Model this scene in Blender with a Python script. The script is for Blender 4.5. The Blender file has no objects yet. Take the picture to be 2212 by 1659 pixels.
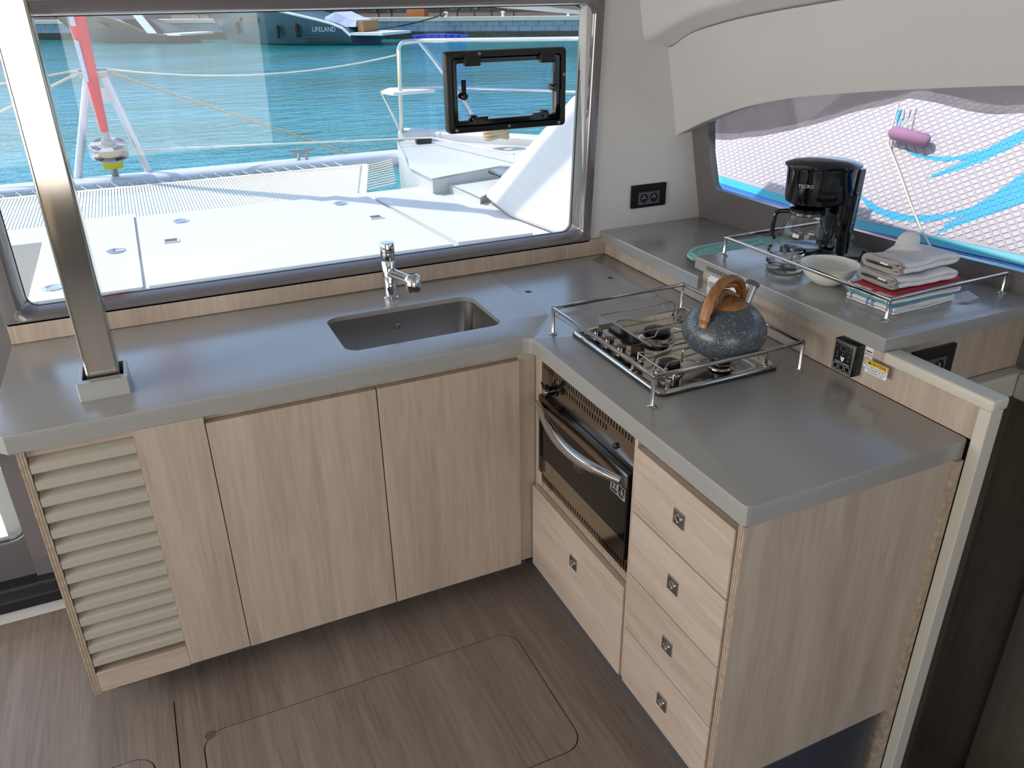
import bpy, bmesh, math, random
from mathutils import Vector, Matrix
import numpy as np

random.seed(7)
T = 0.88                      # height of the worktop above the cabin floor; shapes are laid out from the worktop and lifted at the end
# ---------------------------------------------------------------- camera
W, H, F = 2212.0, 1659.0, 1733.66
CAM = Vector((-0.91079, -1.88708, 0.87405))
R0 = Vector((0.908977, -0.416636, -0.013210))
R1 = Vector((-0.193462, -0.393583, -0.898702))
R2 = Vector((0.369232, 0.819455, -0.438362))
scene = bpy.context.scene
C = scene.collection
cam = bpy.data.objects.new('camera', bpy.data.cameras.new('camera'))
cam.data.sensor_fit = 'HORIZONTAL'; cam.data.sensor_width = 36.0; cam.data.lens = F * 36.0 / W
cam.data.clip_start = 0.02; cam.data.clip_end = 500
M3 = Matrix((R0, -R1, -R2)).transposed()
cam.matrix_world = Matrix.Translation(CAM + Vector((0, 0, T))) @ M3.to_4x4()
C.objects.link(cam); scene.camera = cam
# ---------------------------------------------------------------- light
SUNV = Vector((0.60, -0.39, -1.0)).normalized()
world = bpy.data.worlds.new('sky'); scene.world = world; world.use_nodes = True
wn = world.node_tree.nodes; wn.clear()
sky = wn.new('ShaderNodeTexSky'); sky.sky_type = 'NISHITA'; sky.sun_disc = False
sky.sun_elevation = math.radians(54); sky.sun_rotation = math.atan2(-SUNV.x, -SUNV.y)
bgn = wn.new('ShaderNodeBackground'); bgn.inputs['Strength'].default_value = 0.27
wo = wn.new('ShaderNodeOutputWorld')
world.node_tree.links.new(sky.outputs[0], bgn.inputs[0]); world.node_tree.links.new(bgn.outputs[0], wo.inputs[0])
sun = bpy.data.objects.new('sun', bpy.data.lights.new('sun', 'SUN'))
sun.data.energy = 3.4; sun.data.angle = math.radians(0.6); sun.data.color = (1.0, 0.95, 0.88)
sun.rotation_euler = SUNV.to_track_quat('-Z', 'Y').to_euler(); C.objects.link(sun)
def area(name, loc, target, sx, sy, e, col=(1, 1, 1)):
    l = bpy.data.objects.new(name, bpy.data.lights.new(name, 'AREA'))
    l.data.shape = 'RECTANGLE'; l.data.size = sx; l.data.size_y = sy; l.data.energy = e; l.data.color = col
    l.location = loc; l.rotation_euler = (Vector(target) - Vector(loc)).to_track_quat('-Z', 'Y').to_euler()
    C.objects.link(l); return l
# daylight from outside the picture: the port-side saloon window (mirror of the side window in view) and the open cockpit door aft
area('window_port_offscreen', (-3.42, -0.85, T + 0.42), (0.0, -0.85, T + 0.0), 2.6, 0.66, 50, (1.0, 0.98, 0.96))
area('door_aft_offscreen', (-1.15, -4.22, T + 0.30), (-1.0, 0.0, T - 0.05), 2.7, 1.2, 26, (1.0, 0.98, 0.95))
scene.view_settings.view_transform = 'Standard'; scene.view_settings.look = 'None'
scene.view_settings.gamma = 1.0; scene.view_settings.use_curve_mapping = False
scene.view_settings.exposure = 0.3

# ---------------------------------------------------------------- helpers
def ray(px, py): return (R0 * ((px - W / 2) / F) + R1 * ((py - H / 2) / F) + R2)
def Q(px, py, n=(0, 0, 1), d=0.0):
    r = ray(px, py); n = Vector(n); return CAM + r * ((d - n.dot(CAM)) / n.dot(r))
def QX(px, py, v): return Q(px, py, (1, 0, 0), v)
def QY(px, py, v): return Q(px, py, (0, 1, 0), v)
def QZ(px, py, v): return Q(px, py, (0, 0, 1), v)
def lin(c):
    if isinstance(c, str):
        c = tuple(int(c[i:i + 2], 16) / 255 for i in (0, 2, 4))
    return tuple((v / 12.92 if v <= 0.04045 else ((v + 0.055) / 1.055) ** 2.4) for v in c[:3]) + (1.0,)
MATS = {}
def mat(name, col, rough=0.5, metal=0.0, spec=0.5, coat=0.0, bump=0.0, bscale=60.0, vary=0.0, vscale=4.0, emit=0.0, alpha=None):
    m = bpy.data.materials.new(name); m.use_nodes = True; nt = m.node_tree
    b = nt.nodes['Principled BSDF']; b.inputs['Base Color'].default_value = lin(col)
    b.inputs['Roughness'].default_value = rough; b.inputs['Metallic'].default_value = metal
    b.inputs['Specular IOR Level'].default_value = spec; b.inputs['Coat Weight'].default_value = coat; b.inputs['Coat Roughness'].default_value = 0.08 if name != 'worktop' else 0.2
    geo = nt.nodes.new('ShaderNodeNewGeometry')
    if vary:
        n = nt.nodes.new('ShaderNodeTexNoise'); n.inputs['Scale'].default_value = vscale; n.inputs['Detail'].default_value = 4
        nt.links.new(geo.outputs['Position'], n.inputs['Vector'])
        r = nt.nodes.new('ShaderNodeValToRGB'); L = lin(col)
        r.color_ramp.elements[0].position = 0.3; r.color_ramp.elements[1].position = 0.7
        r.color_ramp.elements[0].color = tuple(v * (1 - vary) for v in L[:3]) + (1,)
        r.color_ramp.elements[1].color = tuple(min(1, v * (1 + vary)) for v in L[:3]) + (1,)
        nt.links.new(n.outputs['Fac'], r.inputs[0]); nt.links.new(r.outputs[0], b.inputs['Base Color'])
    if bump:
        n2 = nt.nodes.new('ShaderNodeTexNoise'); n2.inputs['Scale'].default_value = bscale; n2.inputs['Detail'].default_value = 3
        nt.links.new(geo.outputs['Position'], n2.inputs['Vector'])
        bp = nt.nodes.new('ShaderNodeBump'); bp.inputs['Strength'].default_value = bump; bp.inputs['Distance'].default_value = 0.004
        nt.links.new(n2.outputs['Fac'], bp.inputs['Height']); nt.links.new(bp.outputs[0], b.inputs['Normal'])
    if emit:
        b.inputs['Emission Color'].default_value = lin(col); b.inputs['Emission Strength'].default_value = emit
    MATS[name] = m; return m
def wood(name, dark, light, axis, rough=0.5, stretch=14.0, scale=7.0, pore=0.25):
    """bleached-oak laminate: long streaks along one axis, fine pores, a little cathedral figure"""
    m = bpy.data.materials.new(name); m.use_nodes = True; nt = m.node_tree; N = nt.nodes.new; Lk = nt.links.new
    b = nt.nodes['Principled BSDF']; b.inputs['Roughness'].default_value = rough
    geo = N('ShaderNodeNewGeometry'); oi = N('ShaderNodeObjectInfo')
    off = N('ShaderNodeVectorMath'); off.operation = 'MULTIPLY_ADD'
    cmb = N('ShaderNodeCombineXYZ'); Lk(oi.outputs['Random'], cmb.inputs[0]); Lk(oi.outputs['Random'], cmb.inputs[1]); Lk(oi.outputs['Random'], cmb.inputs[2])
    Lk(cmb.outputs[0], off.inputs[0]); off.inputs[1].default_value = (7, 7, 7); Lk(geo.outputs['Position'], off.inputs[2])
    sc = [1.0, 1.0, 1.0]; sc['xyz'.index(axis)] = 1.0 / stretch
    mp = N('ShaderNodeMapping'); mp.inputs['Scale'].default_value = [v * scale for v in sc]; Lk(off.outputs[0], mp.inputs[0])
    n1 = N('ShaderNodeTexNoise'); n1.inputs['Scale'].default_value = 1.3; n1.inputs['Detail'].default_value = 5; n1.inputs['Distortion'].default_value = 0.8; Lk(mp.outputs[0], n1.inputs[0])
    n2 = N('ShaderNodeTexNoise'); n2.inputs['Scale'].default_value = 22; n2.inputs['Detail'].default_value = 4; Lk(mp.outputs[0], n2.inputs[0])
    n3 = N('ShaderNodeTexNoise'); n3.inputs['Scale'].default_value = 5; n3.inputs['Detail'].default_value = 6; n3.inputs['Distortion'].default_value = 1.5; Lk(mp.outputs[0], n3.inputs[0])
    mx = N('ShaderNodeMix'); mx.inputs[0].default_value = pore; Lk(n1.outputs['Fac'], mx.inputs[2]); Lk(n2.outputs['Fac'], mx.inputs[3])
    mx2 = N('ShaderNodeMix'); mx2.inputs[0].default_value = 0.35; Lk(mx.outputs[0], mx2.inputs[2]); Lk(n3.outputs['Fac'], mx2.inputs[3])
    r = N('ShaderNodeValToRGB'); r.color_ramp.elements[0].position = 0.36; r.color_ramp.elements[1].position = 0.64
    r.color_ramp.elements[0].color = lin(dark); r.color_ramp.elements[1].color = lin(light)
    Lk(mx2.outputs[0], r.inputs[0]); Lk(r.outputs[0], b.inputs['Base Color'])
    bp = N('ShaderNodeBump'); bp.inputs['Strength'].default_value = 0.12; bp.inputs['Distance'].default_value = 0.002
    Lk(n2.outputs['Fac'], bp.inputs['Height']); Lk(bp.outputs[0], b.inputs['Normal'])
    MATS[name] = m; return m
def clear(name, tint=(1, 1, 1), refl=0.06, trans_rough=0.02, ior=1.45):
    """thin clear pane: lets light straight through, mirrors by Fresnel"""
    m = bpy.data.materials.new(name); m.use_nodes = True; nt = m.node_tree; nt.nodes.clear(); N = nt.nodes.new
    o = N('ShaderNodeOutputMaterial'); t = N('ShaderNodeBsdfTransparent'); t.inputs[0].default_value = tint + (1,)
    g = N('ShaderNodeBsdfGlossy'); g.inputs['Roughness'].default_value = trans_rough
    f = N('ShaderNodeFresnel'); mx = N('ShaderNodeMixShader'); ge = N('ShaderNodeNewGeometry')   # a thin pane: both faces mirror like its outside
    io = N('ShaderNodeMix'); io.inputs[2].default_value = ior; io.inputs[3].default_value = 1.0 / ior; nt.links.new(ge.outputs['Backfacing'], io.inputs[0]); nt.links.new(io.outputs[0], f.inputs[0])
    nt.links.new(f.outputs[0], mx.inputs[0]); nt.links.new(t.outputs[0], mx.inputs[1]); nt.links.new(g.outputs[0], mx.inputs[2]); nt.links.new(mx.outputs[0], o.inputs[0])
    MATS[name] = m; return m

def obj(name, bm, m, parent=None, smooth=None):
    if smooth is not None:
        for f in bm.faces: f.smooth = True
    bmesh.ops.recalc_face_normals(bm, faces=bm.faces[:])
    me = bpy.data.meshes.new(name); bm.to_mesh(me); bm.free()
    for k in (m if isinstance(m, (list, tuple)) else [m]): me.materials.append(MATS[k] if isinstance(k, str) else k)
    if smooth is not None: me.set_sharp_from_angle(angle=math.radians(smooth))
    o = bpy.data.objects.new(name, me); C.objects.link(o)
    if parent is not None: attach(o, parent)
    return o
def attach(o, parent):
    o.parent = parent
    o.matrix_parent_inverse = Matrix.Translation(-Vector(parent.location)) if parent.type == 'EMPTY' else Matrix.Identity(4)
    return o
def thing(name, label, cat, loc=(0, 0, 0), group=None):
    o = bpy.data.objects.new(name, None); o.empty_display_size = 0.05; o.location = loc; C.objects.link(o)
    tag(o, label, cat, group); return o
def tag(o, label=None, cat=None, group=None, kind=None):
    if label: o['label'] = label
    if cat: o['category'] = cat
    if group: o['group'] = group
    if kind: o['kind'] = kind
    return o
def struct(name, bm, m, label=None, parent=None, smooth=None):
    o = obj(name, bm, m, parent, smooth)
    if parent is None: o['kind'] = 'structure'
    if label: o['label'] = label
    return o
def B(): return bmesh.new()
def box(bm, x0, x1, y0, y1, z0, z1, mi=0):
    vs = [bm.verts.new(p) for p in ((x0, y0, z0), (x1, y0, z0), (x1, y1, z0), (x0, y1, z0), (x0, y0, z1), (x1, y0, z1), (x1, y1, z1), (x0, y1, z1))]
    fs = [bm.faces.new([vs[i] for i in q]) for q in ((3, 2, 1, 0), (4, 5, 6, 7), (0, 1, 5, 4), (1, 2, 6, 5), (2, 3, 7, 6), (3, 0, 4, 7))]
    for f in fs: f.material_index = mi
    return bm
def bev(bm, w, seg=2, ang=35):
    bm.normal_update()
    es = [e for e in bm.edges if len(e.link_faces) == 2 and e.calc_face_angle(0) > math.radians(ang)]
    bmesh.ops.bevel(bm, geom=es, offset=w, segments=seg, affect='EDGES', profile=0.5, clamp_overlap=True); return bm
def bbox(x0, x1, y0, y1, z0, z1, w=0.002, seg=2): return bev(box(B(), x0, x1, y0, y1, z0, z1), w, seg)
def prism(bm, poly, vec, mi=0):
    """poly: list of 3-D points (planar), extruded by vec"""
    a = [bm.verts.new(p) for p in poly]; b = [bm.verts.new(Vector(p) + Vector(vec)) for p in poly]
    fs = [bm.faces.new(a), bm.faces.new(b[::-1])]
    n = len(a)
    for i in range(n): fs.append(bm.faces.new((a[i], b[i], b[(i + 1) % n], a[(i + 1) % n])))
    for f in fs: f.material_index = mi
    return bm
def rrect(x0, x1, y0, y1, r, seg=5):
    out = []
    for cx, cy, a0 in ((x1 - r, y1 - r, 0), (x0 + r, y1 - r, 90), (x0 + r, y0 + r, 180), (x1 - r, y0 + r, 270)):
        for i in range(seg + 1):
            a = math.radians(a0 + 90 * i / seg); out.append((cx + r * math.cos(a), cy + r * math.sin(a)))
    return out
def ring2(cx, cy, r, n=20): return [(cx + r * math.cos(2 * math.pi * i / n), cy + r * math.sin(2 * math.pi * i / n)) for i in range(n)]
def plate(outer, holes, z0, z1):
    """flat slab with holes, in x/y"""
    bm = B(); loops = [outer] + list(holes); es = []; tops = []
    for lp in loops:
        vs = [bm.verts.new((p[0], p[1], z1)) for p in lp]; tops.append(vs)
        for i in range(len(vs)): es.append(bm.edges.new((vs[i], vs[(i + 1) % len(vs)])))
    bmesh.ops.triangle_fill(bm, use_beauty=True, use_dissolve=False, edges=es)
    top = bm.faces[:]
    mp = {}
    for vs in tops:
        for v in vs: mp[v] = bm.verts.new((v.co.x, v.co.y, z0))
    for f in top: bm.faces.new([mp[v] for v in reversed(f.verts)])
    for vs in tops:
        for i in range(len(vs)):
            a, b = vs[i], vs[(i + 1) % len(vs)]; bm.faces.new((a, b, mp[b], mp[a]))
    return bm
def remap(bm, fn):
    for v in bm.verts: v.co = Vector(fn(v.co))
    return bm
def bev_rim(bm, z, w, seg=3, below=False):
    bm.normal_update()
    es = [e for e in bm.edges if len(e.link_faces) == 2 and abs(e.verts[0].co.z - z) < 1e-5 and abs(e.verts[1].co.z - z) < 1e-5 and e.calc_face_angle(0) > 0.9]
    bmesh.ops.bevel(bm, geom=es, offset=w, segments=seg, affect='EDGES', profile=0.5, clamp_overlap=True); return bm
def tube(bm, pts, r, seg=8, closed=False, cap=True, mi=0):
    pts = [Vector(p) for p in pts]; n = len(pts); rings = []
    rs = r if isinstance(r, (list, tuple)) else [r] * n
    up = None
    for i, p in enumerate(pts):
        if closed: t = (pts[(i + 1) % n] - pts[i - 1])
        else: t = pts[min(i + 1, n - 1)] - pts[max(i - 1, 0)]
        t = t.normalized()
        if up is None:
            up = Vector((0, 0, 1)) if abs(t.z) < 0.9 else Vector((1, 0, 0))
        up = (up - t * up.dot(t))
        up = up.normalized() if up.length > 1e-6 else t.orthogonal().normalized()
        s = t.cross(up)
        rings.append([bm.verts.new(p + (up * math.cos(2 * math.pi * k / seg) + s * math.sin(2 * math.pi * k / seg)) * rs[i]) for k in range(seg)])
    fs = []
    for i in range(n if closed else n - 1):
        a, b = rings[i], rings[(i + 1) % n]
        for k in range(seg): fs.append(bm.faces.new((a[k], a[(k + 1) % seg], b[(k + 1) % seg], b[k])))
    if cap and not closed: fs.append(bm.faces.new(rings[0][::-1])); fs.append(bm.faces.new(rings[-1]))
    for f in fs: f.material_index = mi
    return bm
def lathe(bm, prof, c=(0, 0, 0), seg=32, sx=1.0, sy=1.0, mi=0, mtx=None):
    """prof: (r, z) pairs from bottom to top; r = 0 closes"""
    rings = []
    c = Vector(c)
    def tr(p): return c + (mtx @ Vector(p) if mtx else Vector(p))
    for r, z in prof:
        if r < 1e-6: rings.append([bm.verts.new(tr((0, 0, z)))])
        else: rings.append([bm.verts.new(tr((r * sx * math.cos(2 * math.pi * k / seg), r * sy * math.sin(2 * math.pi * k / seg), z))) for k in range(seg)])
    for a, b in zip(rings, rings[1:]):
        for k in range(seg):
            k2 = (k + 1) % seg
            if len(a) == 1 and len(b) == 1: continue
            if len(a) == 1: f = bm.faces.new((a[0], b[k2], b[k]))
            elif len(b) == 1: f = bm.faces.new((a[k], a[k2], b[0]))
            else: f = bm.faces.new((a[k], a[k2], b[k2], b[k]))
            f.material_index = mi
    return bm
def loft(bm, rings, closed_ring=True, cap=False, mi=0):
    vs = [[bm.verts.new(p) for p in r] for r in rings]; fs = []
    for a, b in zip(vs, vs[1:]):
        n = len(a)
        for k in range(n if closed_ring else n - 1):
            fs.append(bm.faces.new((a[k], a[(k + 1) % n], b[(k + 1) % n], b[k])))
    if cap: fs.append(bm.faces.new(vs[0][::-1])); fs.append(bm.faces.new(vs[-1]))
    for f in fs: f.material_index = mi
    return bm
def rounded(pts, r, seg=4):
    """round the corners of an open polyline"""
    pts = [Vector(p) for p in pts]; out = [pts[0]]
    for a, b, c in zip(pts, pts[1:], pts[2:]):
        u = (a - b); v = (c - b); k = min(r, u.length * 0.45, v.length * 0.45); p = b + u.normalized() * k; q = b + v.normalized() * k
        for i in range(seg + 1):
            t = i / seg; out.append(p * (1 - t) ** 2 + b * 2 * t * (1 - t) + q * t * t)
    out.append(pts[-1]); return out
def text(name, body, size, origin, xdir, ydir, m, parent, align='CENTER', ext=0.0002):
    cu = bpy.data.curves.new(name, 'FONT'); cu.body = body; cu.size = size; cu.align_x = align; cu.align_y = 'CENTER'; cu.extrude = ext; cu.resolution_u = 2
    cu.materials.append(MATS[m])
    o = bpy.data.objects.new(name, cu); C.objects.link(o)
    x = Vector(xdir).normalized(); y = Vector(ydir); y = (y - x * y.dot(x)).normalized(); z = x.cross(y)
    o.matrix_world = Matrix.Translation(origin) @ Matrix((x, y, z)).transposed().to_4x4(); bpy.context.view_layer.update()
    dg = bpy.context.evaluated_depsgraph_get(); me = bpy.data.meshes.new_from_object(o.evaluated_get(dg)); mw = o.matrix_world.copy(); bpy.data.objects.remove(o)
    me.transform(mw); me.name = name; o = bpy.data.objects.new(name, me); C.objects.link(o)
    if parent is not None: attach(o, parent)
    return o
def copy_tree(o, parent=None):
    c = o.copy(); C.objects.link(c)
    for k in ('label', 'group', 'category', 'kind'):
        if k in o: c[k] = o[k]
    if parent is not None: c.parent = parent; c.matrix_parent_inverse = o.matrix_parent_inverse.copy()
    for ch in [k for k in o.children]: copy_tree(ch, c)
    return c

# ---------------------------------------------------------------- materials
wood('oak_vertical', 'a3907f', 'bfac9b', 'z')
wood('oak_long_y', 'a3907f', 'bfac9b', 'y')
wood('oak_long_x', 'a3907f', 'bfac9b', 'x')
wood('floor_wood', '665a50', '877a6e', 'y', rough=0.42, stretch=22, scale=9, pore=0.4)
wood('kettle_wood', '5e351a', 'a9713f', 'z', rough=0.35, stretch=5, scale=30)
wood('shade_brown_wood', '54483f', '685a4f', 'z', rough=0.6)  # darkened brown: the shade of the stairwell is put into this wood colour
mat('ply_edge', 'a8957f', 0.6, vary=0.25, vscale=60)
mat('ply_dark', '8b7763', 0.6)
mat('worktop', '93908b', 0.25, spec=0.9, coat=0.5, vary=0.02, vscale=3, bump=0.02, bscale=400)
mat('gelcoat_grey', '6c6667', 0.12, spec=0.6, coat=0.6)
mat('frame_dark_grey', '615b5c', 0.35)
mat('panel_white', 'd2cecb', 0.5)
mat('gelcoat_white', 'dcd8d4', 0.2)
mat('slat_paint', 'aba192', 0.5)
mat('cap_cream', 'c4bcae', 0.4)
mat('chrome', 'd8d8d8', 0.06, 1.0)
mat('steel_mirror', 'bdb6ab', 0.10, 1.0)
mat('steel_brushed', 'b0aaa3', 0.32, 1.0)
mat('steel_panel', 'a39a8e', 0.16, 1.0)
mat('rail_steel', 'b9b4b0', 0.12, 1.0)
mat('black_gloss', '050506', 0.06, spec=0.5, coat=0.4)
mat('black_satin', '0b0b0d', 0.35)
mat('black_matt', '0d0d0f', 0.6)
mat('black_rubber', '16181a', 0.5)
mat('oven_glass', '070707', 0.05, spec=0.6)
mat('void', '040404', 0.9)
mat('seam_dark', '241c17', 0.8)
mat('enamel_black', '0c0c0c', 0.25)
mat('kickboard_grey', '4f4c4d', 0.4)
mat('plinth_dark', '3a3a44', 0.3)
mat('tread_black', '14141a', 0.45, bump=0.4, bscale=220)
mat('print_black', '15130f', 0.6)
mat('print_grey', '6e6e6c', 0.6)
mat('print_white', 'e6e6e2', 0.6)
mat('print_silver', 'b9bcc0', 0.5)
mat('sign_yellow', 'd9ae12', 0.5)
mat('sign_white', 'e3e4e6', 0.4)
mat('sign_red', 'b8442f', 0.5)
mat('ceramic', 'e9e6dc', 0.12)
mat('silicone_teal', '8fc3b7', 0.45, bump=0.2, bscale=150)
mat('cloth_white', 'd9d6d4', 0.9, bump=0.5, bscale=90)
mat('cloth_binding', '98908a', 0.9, bump=0.4, bscale=150)
mat('cloth_red', 'c23b45', 0.9, bump=0.4, bscale=120)
mat('cloth_blue', '7686b0', 0.9)
mat('cloth_teal', '4f97a4', 0.9)
mat('cloth_brown', '6e5f58', 0.9)
mat('led_grey', '54565a', 0.4)
clear('window_glass', (0.97, 0.985, 0.98))
clear('port_glass', (0.93, 0.92, 0.95))
def glass_solid(name, col, rough=0.0):
    m = mat(name, col, rough); b = m.node_tree.nodes['Principled BSDF']; b.inputs['Transmission Weight'].default_value = 1.0; b.inputs['IOR'].default_value = 1.45
glass_solid('glassware', 'f4f8f8')
clear('carafe_glass', (0.93, 0.95, 0.95), ior=1.5)
def speckle():
    m = mat('kettle_granite', '3f464b', 0.28); nt = m.node_tree; b = nt.nodes['Principled BSDF']; N = nt.nodes.new
    geo = N('ShaderNodeNewGeometry'); n = N('ShaderNodeTexVoronoi'); n.inputs['Scale'].default_value = 290
    wv = N('ShaderNodeTexNoise'); wv.inputs['Scale'].default_value = 320; ad = N('ShaderNodeVectorMath'); ad.operation = 'MULTIPLY_ADD'; ad.inputs[1].default_value = (0.006, 0.006, 0.006)
    nt.links.new(geo.outputs['Position'], wv.inputs[0]); nt.links.new(wv.outputs['Color'], ad.inputs[0]); nt.links.new(geo.outputs['Position'], ad.inputs[2]); nt.links.new(ad.outputs[0], n.inputs['Vector'])
    sz = N('ShaderNodeSeparateColor'); nt.links.new(n.outputs['Color'], sz.inputs[0])
    th = N('ShaderNodeMath'); th.operation = 'MULTIPLY'; th.inputs[1].default_value = 0.34; nt.links.new(sz.outputs[0], th.inputs[0])
    lt = N('ShaderNodeMath'); lt.operation = 'LESS_THAN'; nt.links.new(n.outputs['Distance'], lt.inputs[0]); nt.links.new(th.outputs[0], lt.inputs[1])
    r = N('ShaderNodeMix'); r.data_type = 'RGBA'; r.inputs[6].default_value = lin('40474d'); r.inputs[7].default_value = lin('b9b9b7')
    nt.links.new(lt.outputs[0], r.inputs[0]); nt.links.new(r.outputs[2], b.inputs['Base Color'])
speckle()
# ================================================================ the cabin shell
ZF = -0.88
# floor with two lift-out hatches
hatch_a = (-1.052, -0.150, -0.632, -0.172)
hatch_b = (-1.62, -1.168, -0.66, -0.178)
def grow(r, g): return (r[0] - g, r[1] + g, r[2] - g, r[3] + g)
fl = plate([(-4.0, -4.4), (0.045, -4.4), (0.045, -0.90), (0.585, -0.90), (0.585, 0.70), (-4.0, 0.70)], [rrect(*hatch_a, 0.055, 6), rrect(*hatch_b, 0.055, 6), [(-1.1135, -2.2), (-1.1105, -2.2), (-1.1105, -0.02), (-1.1135, -0.02)]], ZF - 0.05, ZF)
struct('floor', fl, 'floor_wood', 'grey-brown wood-grain cabin sole')
bed = box(B(), -1.7, -0.1, -2.25, 0.02, ZF - 0.06, ZF - 0.0505)
floor_bed = struct('floor_bilge', bed, 'void')
def hatch(r, label):
    return tag(obj('floor_hatch', plate(rrect(*grow(r, -0.0028), 0.053, 6), [], ZF - 0.0503, ZF + 0.0004), 'floor_wood'), label, 'floor hatch')
hatch(hatch_a, 'large wood-grain floor hatch with rounded corners in front of sink cabinet doors')
hatch(hatch_b, 'wood-grain floor hatch with rounded corner near louvred cabinet end')
fp = lathe(B(), [(0, ZF), (0.014, ZF), (0.014, ZF + 0.0012), (0, ZF + 0.0012)], (-1.033, -0.181, 0), 20)
mat('finger_pull', '5d493b', 0.6)
tag(obj('finger_pull', remap(fp, lambda c: c), 'finger_pull'), 'small brown half-round finger pull at the corner of the floor hatch', 'finger pull')

def xw(y, z): return 1.0994 - 0.1 * y - 0.21 * z
# forward bulkhead: white panel beside the window, wood upstand, sill wall below
struct('wall_front', prism(B(), [Vector((0.50, 0.612, -0.10)), Vector((xw(0.636, -0.10) + 0.02, 0.612, -0.10)), Vector((xw(0.636, 1.1) + 0.02, 0.612, 1.1)), Vector((0.50, 0.612, 1.1))], (0, 0.048, 0)), 'panel_white', 'white bulkhead panel between the two windows')
struct('wall_front_lower', box(B(), -1.345, 0.62, 0.612, 0.68, ZF, 0.05), 'panel_white')
struct('wall_front_header', box(B(), -4.0, 0.4995, 0.612, 0.68, 0.86, 1.1), 'panel_white')
struct('wall_front_pillar', box(B(), -1.46, -1.335, 0.604, 0.68, ZF, 0.9), 'gelcoat_grey', 'grey pillar between windscreen and forward door')
struct('trim_1', bbox(-1.335, 0.597, 0.597, 0.613, 0.0005, 0.060, 0.001), 'oak_vertical', 'wood upstand between worktop and windscreen frame')

# windscreen: moulded grey frame, glass pane
def wx(x, z): # the right-hand edges lean a little
    return x + (0.0375 * (z - 0.05) if x > 0 else 0.0)
def wring(x0, x1, z0, z1, r, y, seg=6): return [Vector((wx(p[0], p[1]), y, p[1])) for p in rrect(x0, x1, z0, z1, r, seg)]
fr = B()
loft(fr, [wring(-1.338, 0.531, 0.050, 0.872, 0.002, 0.613), wring(-1.338, 0.531, 0.050, 0.872, 0.003, 0.601), wring(-1.334, 0.527, 0.054, 0.868, 0.006, 0.597),
          wring(-1.300, 0.498, 0.066, 0.842, 0.035, 0.597), wring(-1.294, 0.494, 0.072, 0.839, 0.035, 0.603), wring(-1.278, 0.478, 0.085, 0.836, 0.03, 0.648), wring(-1.278, 0.478, 0.085, 0.836, 0.03, 0.672)])
win1 = struct('window_1', fr, 'gelcoat_grey', 'wide windscreen with moulded grey frame', smooth=40)
PW = (0.016, 0.441, 0.4645, 0.712)       # opening port in the pane
gl = plate([(wx(p[0], p[1]), p[1]) for p in rrect(-1.285, 0.485, 0.080, 0.842, 0.03, 6)], [rrect(PW[0] + 0.012, PW[1] - 0.012, PW[2] + 0.012, PW[3] - 0.012, 0.01, 2)], 0, 0.006)
obj('pane', remap(gl, lambda c: (c.x, 0.655 + c.z, c.y)), 'window_glass', win1)
sl = B(); loft(sl, [wring(-1.279, 0.479, 0.084, 0.837, 0.03, 0.6535), wring(-1.2755, 0.4755, 0.0870, 0.8335, 0.028, 0.6535), wring(-1.2755, 0.4755, 0.0870, 0.8335, 0.028, 0.6552)])
obj('gasket', sl, 'black_rubber', win1)

# opening port window, black frame
port = thing('port_window', 'black framed opening port window with four latches set in the windscreen', 'port window', (0.23, 0.65, PW[2]))
y0 = 0.645
def pring(a, y, r=0.012): return [Vector((p[0], y, p[1])) for p in rrect(PW[0] + a, PW[1] - a, PW[2] + a, PW[3] - a, r, 3)]
obj('outer_frame', loft(B(), [pring(0, 0.668), pring(0, 0.640), pring(0.002, 0.636), pring(0.019, 0.634), pring(0.021, 0.640), pring(0.021, 0.668), pring(0, 0.668)]), 'black_satin', port, 40)
obj('inner_frame', loft(B(), [pring(0.0215, 0.665, 0.008), pring(0.0215, 0.642, 0.008), pring(0.024, 0.639, 0.008), pring(0.036, 0.639, 0.006), pring(0.038, 0.642, 0.006), pring(0.038, 0.665, 0.006), pring(0.0215, 0.665, 0.008)]), 'black_gloss', port, 40)
obj('pane', box(B(), PW[0] + 0.03, PW[1] - 0.03, 0.658, 0.662, PW[2] + 0.03, PW[3] - 0.03), 'port_glass', port)
for hx in (PW[0] + 0.085, PW[1] - 0.075):
    h = bbox(hx - 0.026, hx + 0.026, 0.622, 0.641, PW[3] - 0.045, PW[3] - 0.012, 0.003)
    for k in range(3): box(h, hx - 0.027, hx + 0.027, 0.620, 0.623, PW[3] - 0.041 + k * 0.01, PW[3] - 0.037 + k * 0.01)
    obj('hinge', h, 'black_satin', port)
def latch_at(x, z, dx, dz):
    b = B(); lathe(b, [(0, 0), (0.012, 0), (0.012, 0.03), (0.009, 0.034), (0, 0.034)], (x, 0.645, z), 16, mtx=Matrix.Rotation(math.radians(90), 3, 'X'))
    bx0, bx1 = sorted((x, x + dx)); bz0, bz1 = sorted((z, z + dz)); p = 0.006
    box(b, bx0 - p, bx1 + p, 0.618, 0.628, bz0 - p, bz1 + p); obj('latch', b, 'black_gloss', port, 40)
latch_at(PW[0] + 0.052, PW[2] + 0.115, 0.0, 0.045); latch_at(PW[1] - 0.052, PW[2] + 0.125, 0.0, 0.045)
latch_at(PW[0] + 0.085, PW[2] + 0.045, 0.04, 0.0); latch_at(PW[1] - 0.085, PW[2] + 0.045, -0.04, 0.0)
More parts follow.
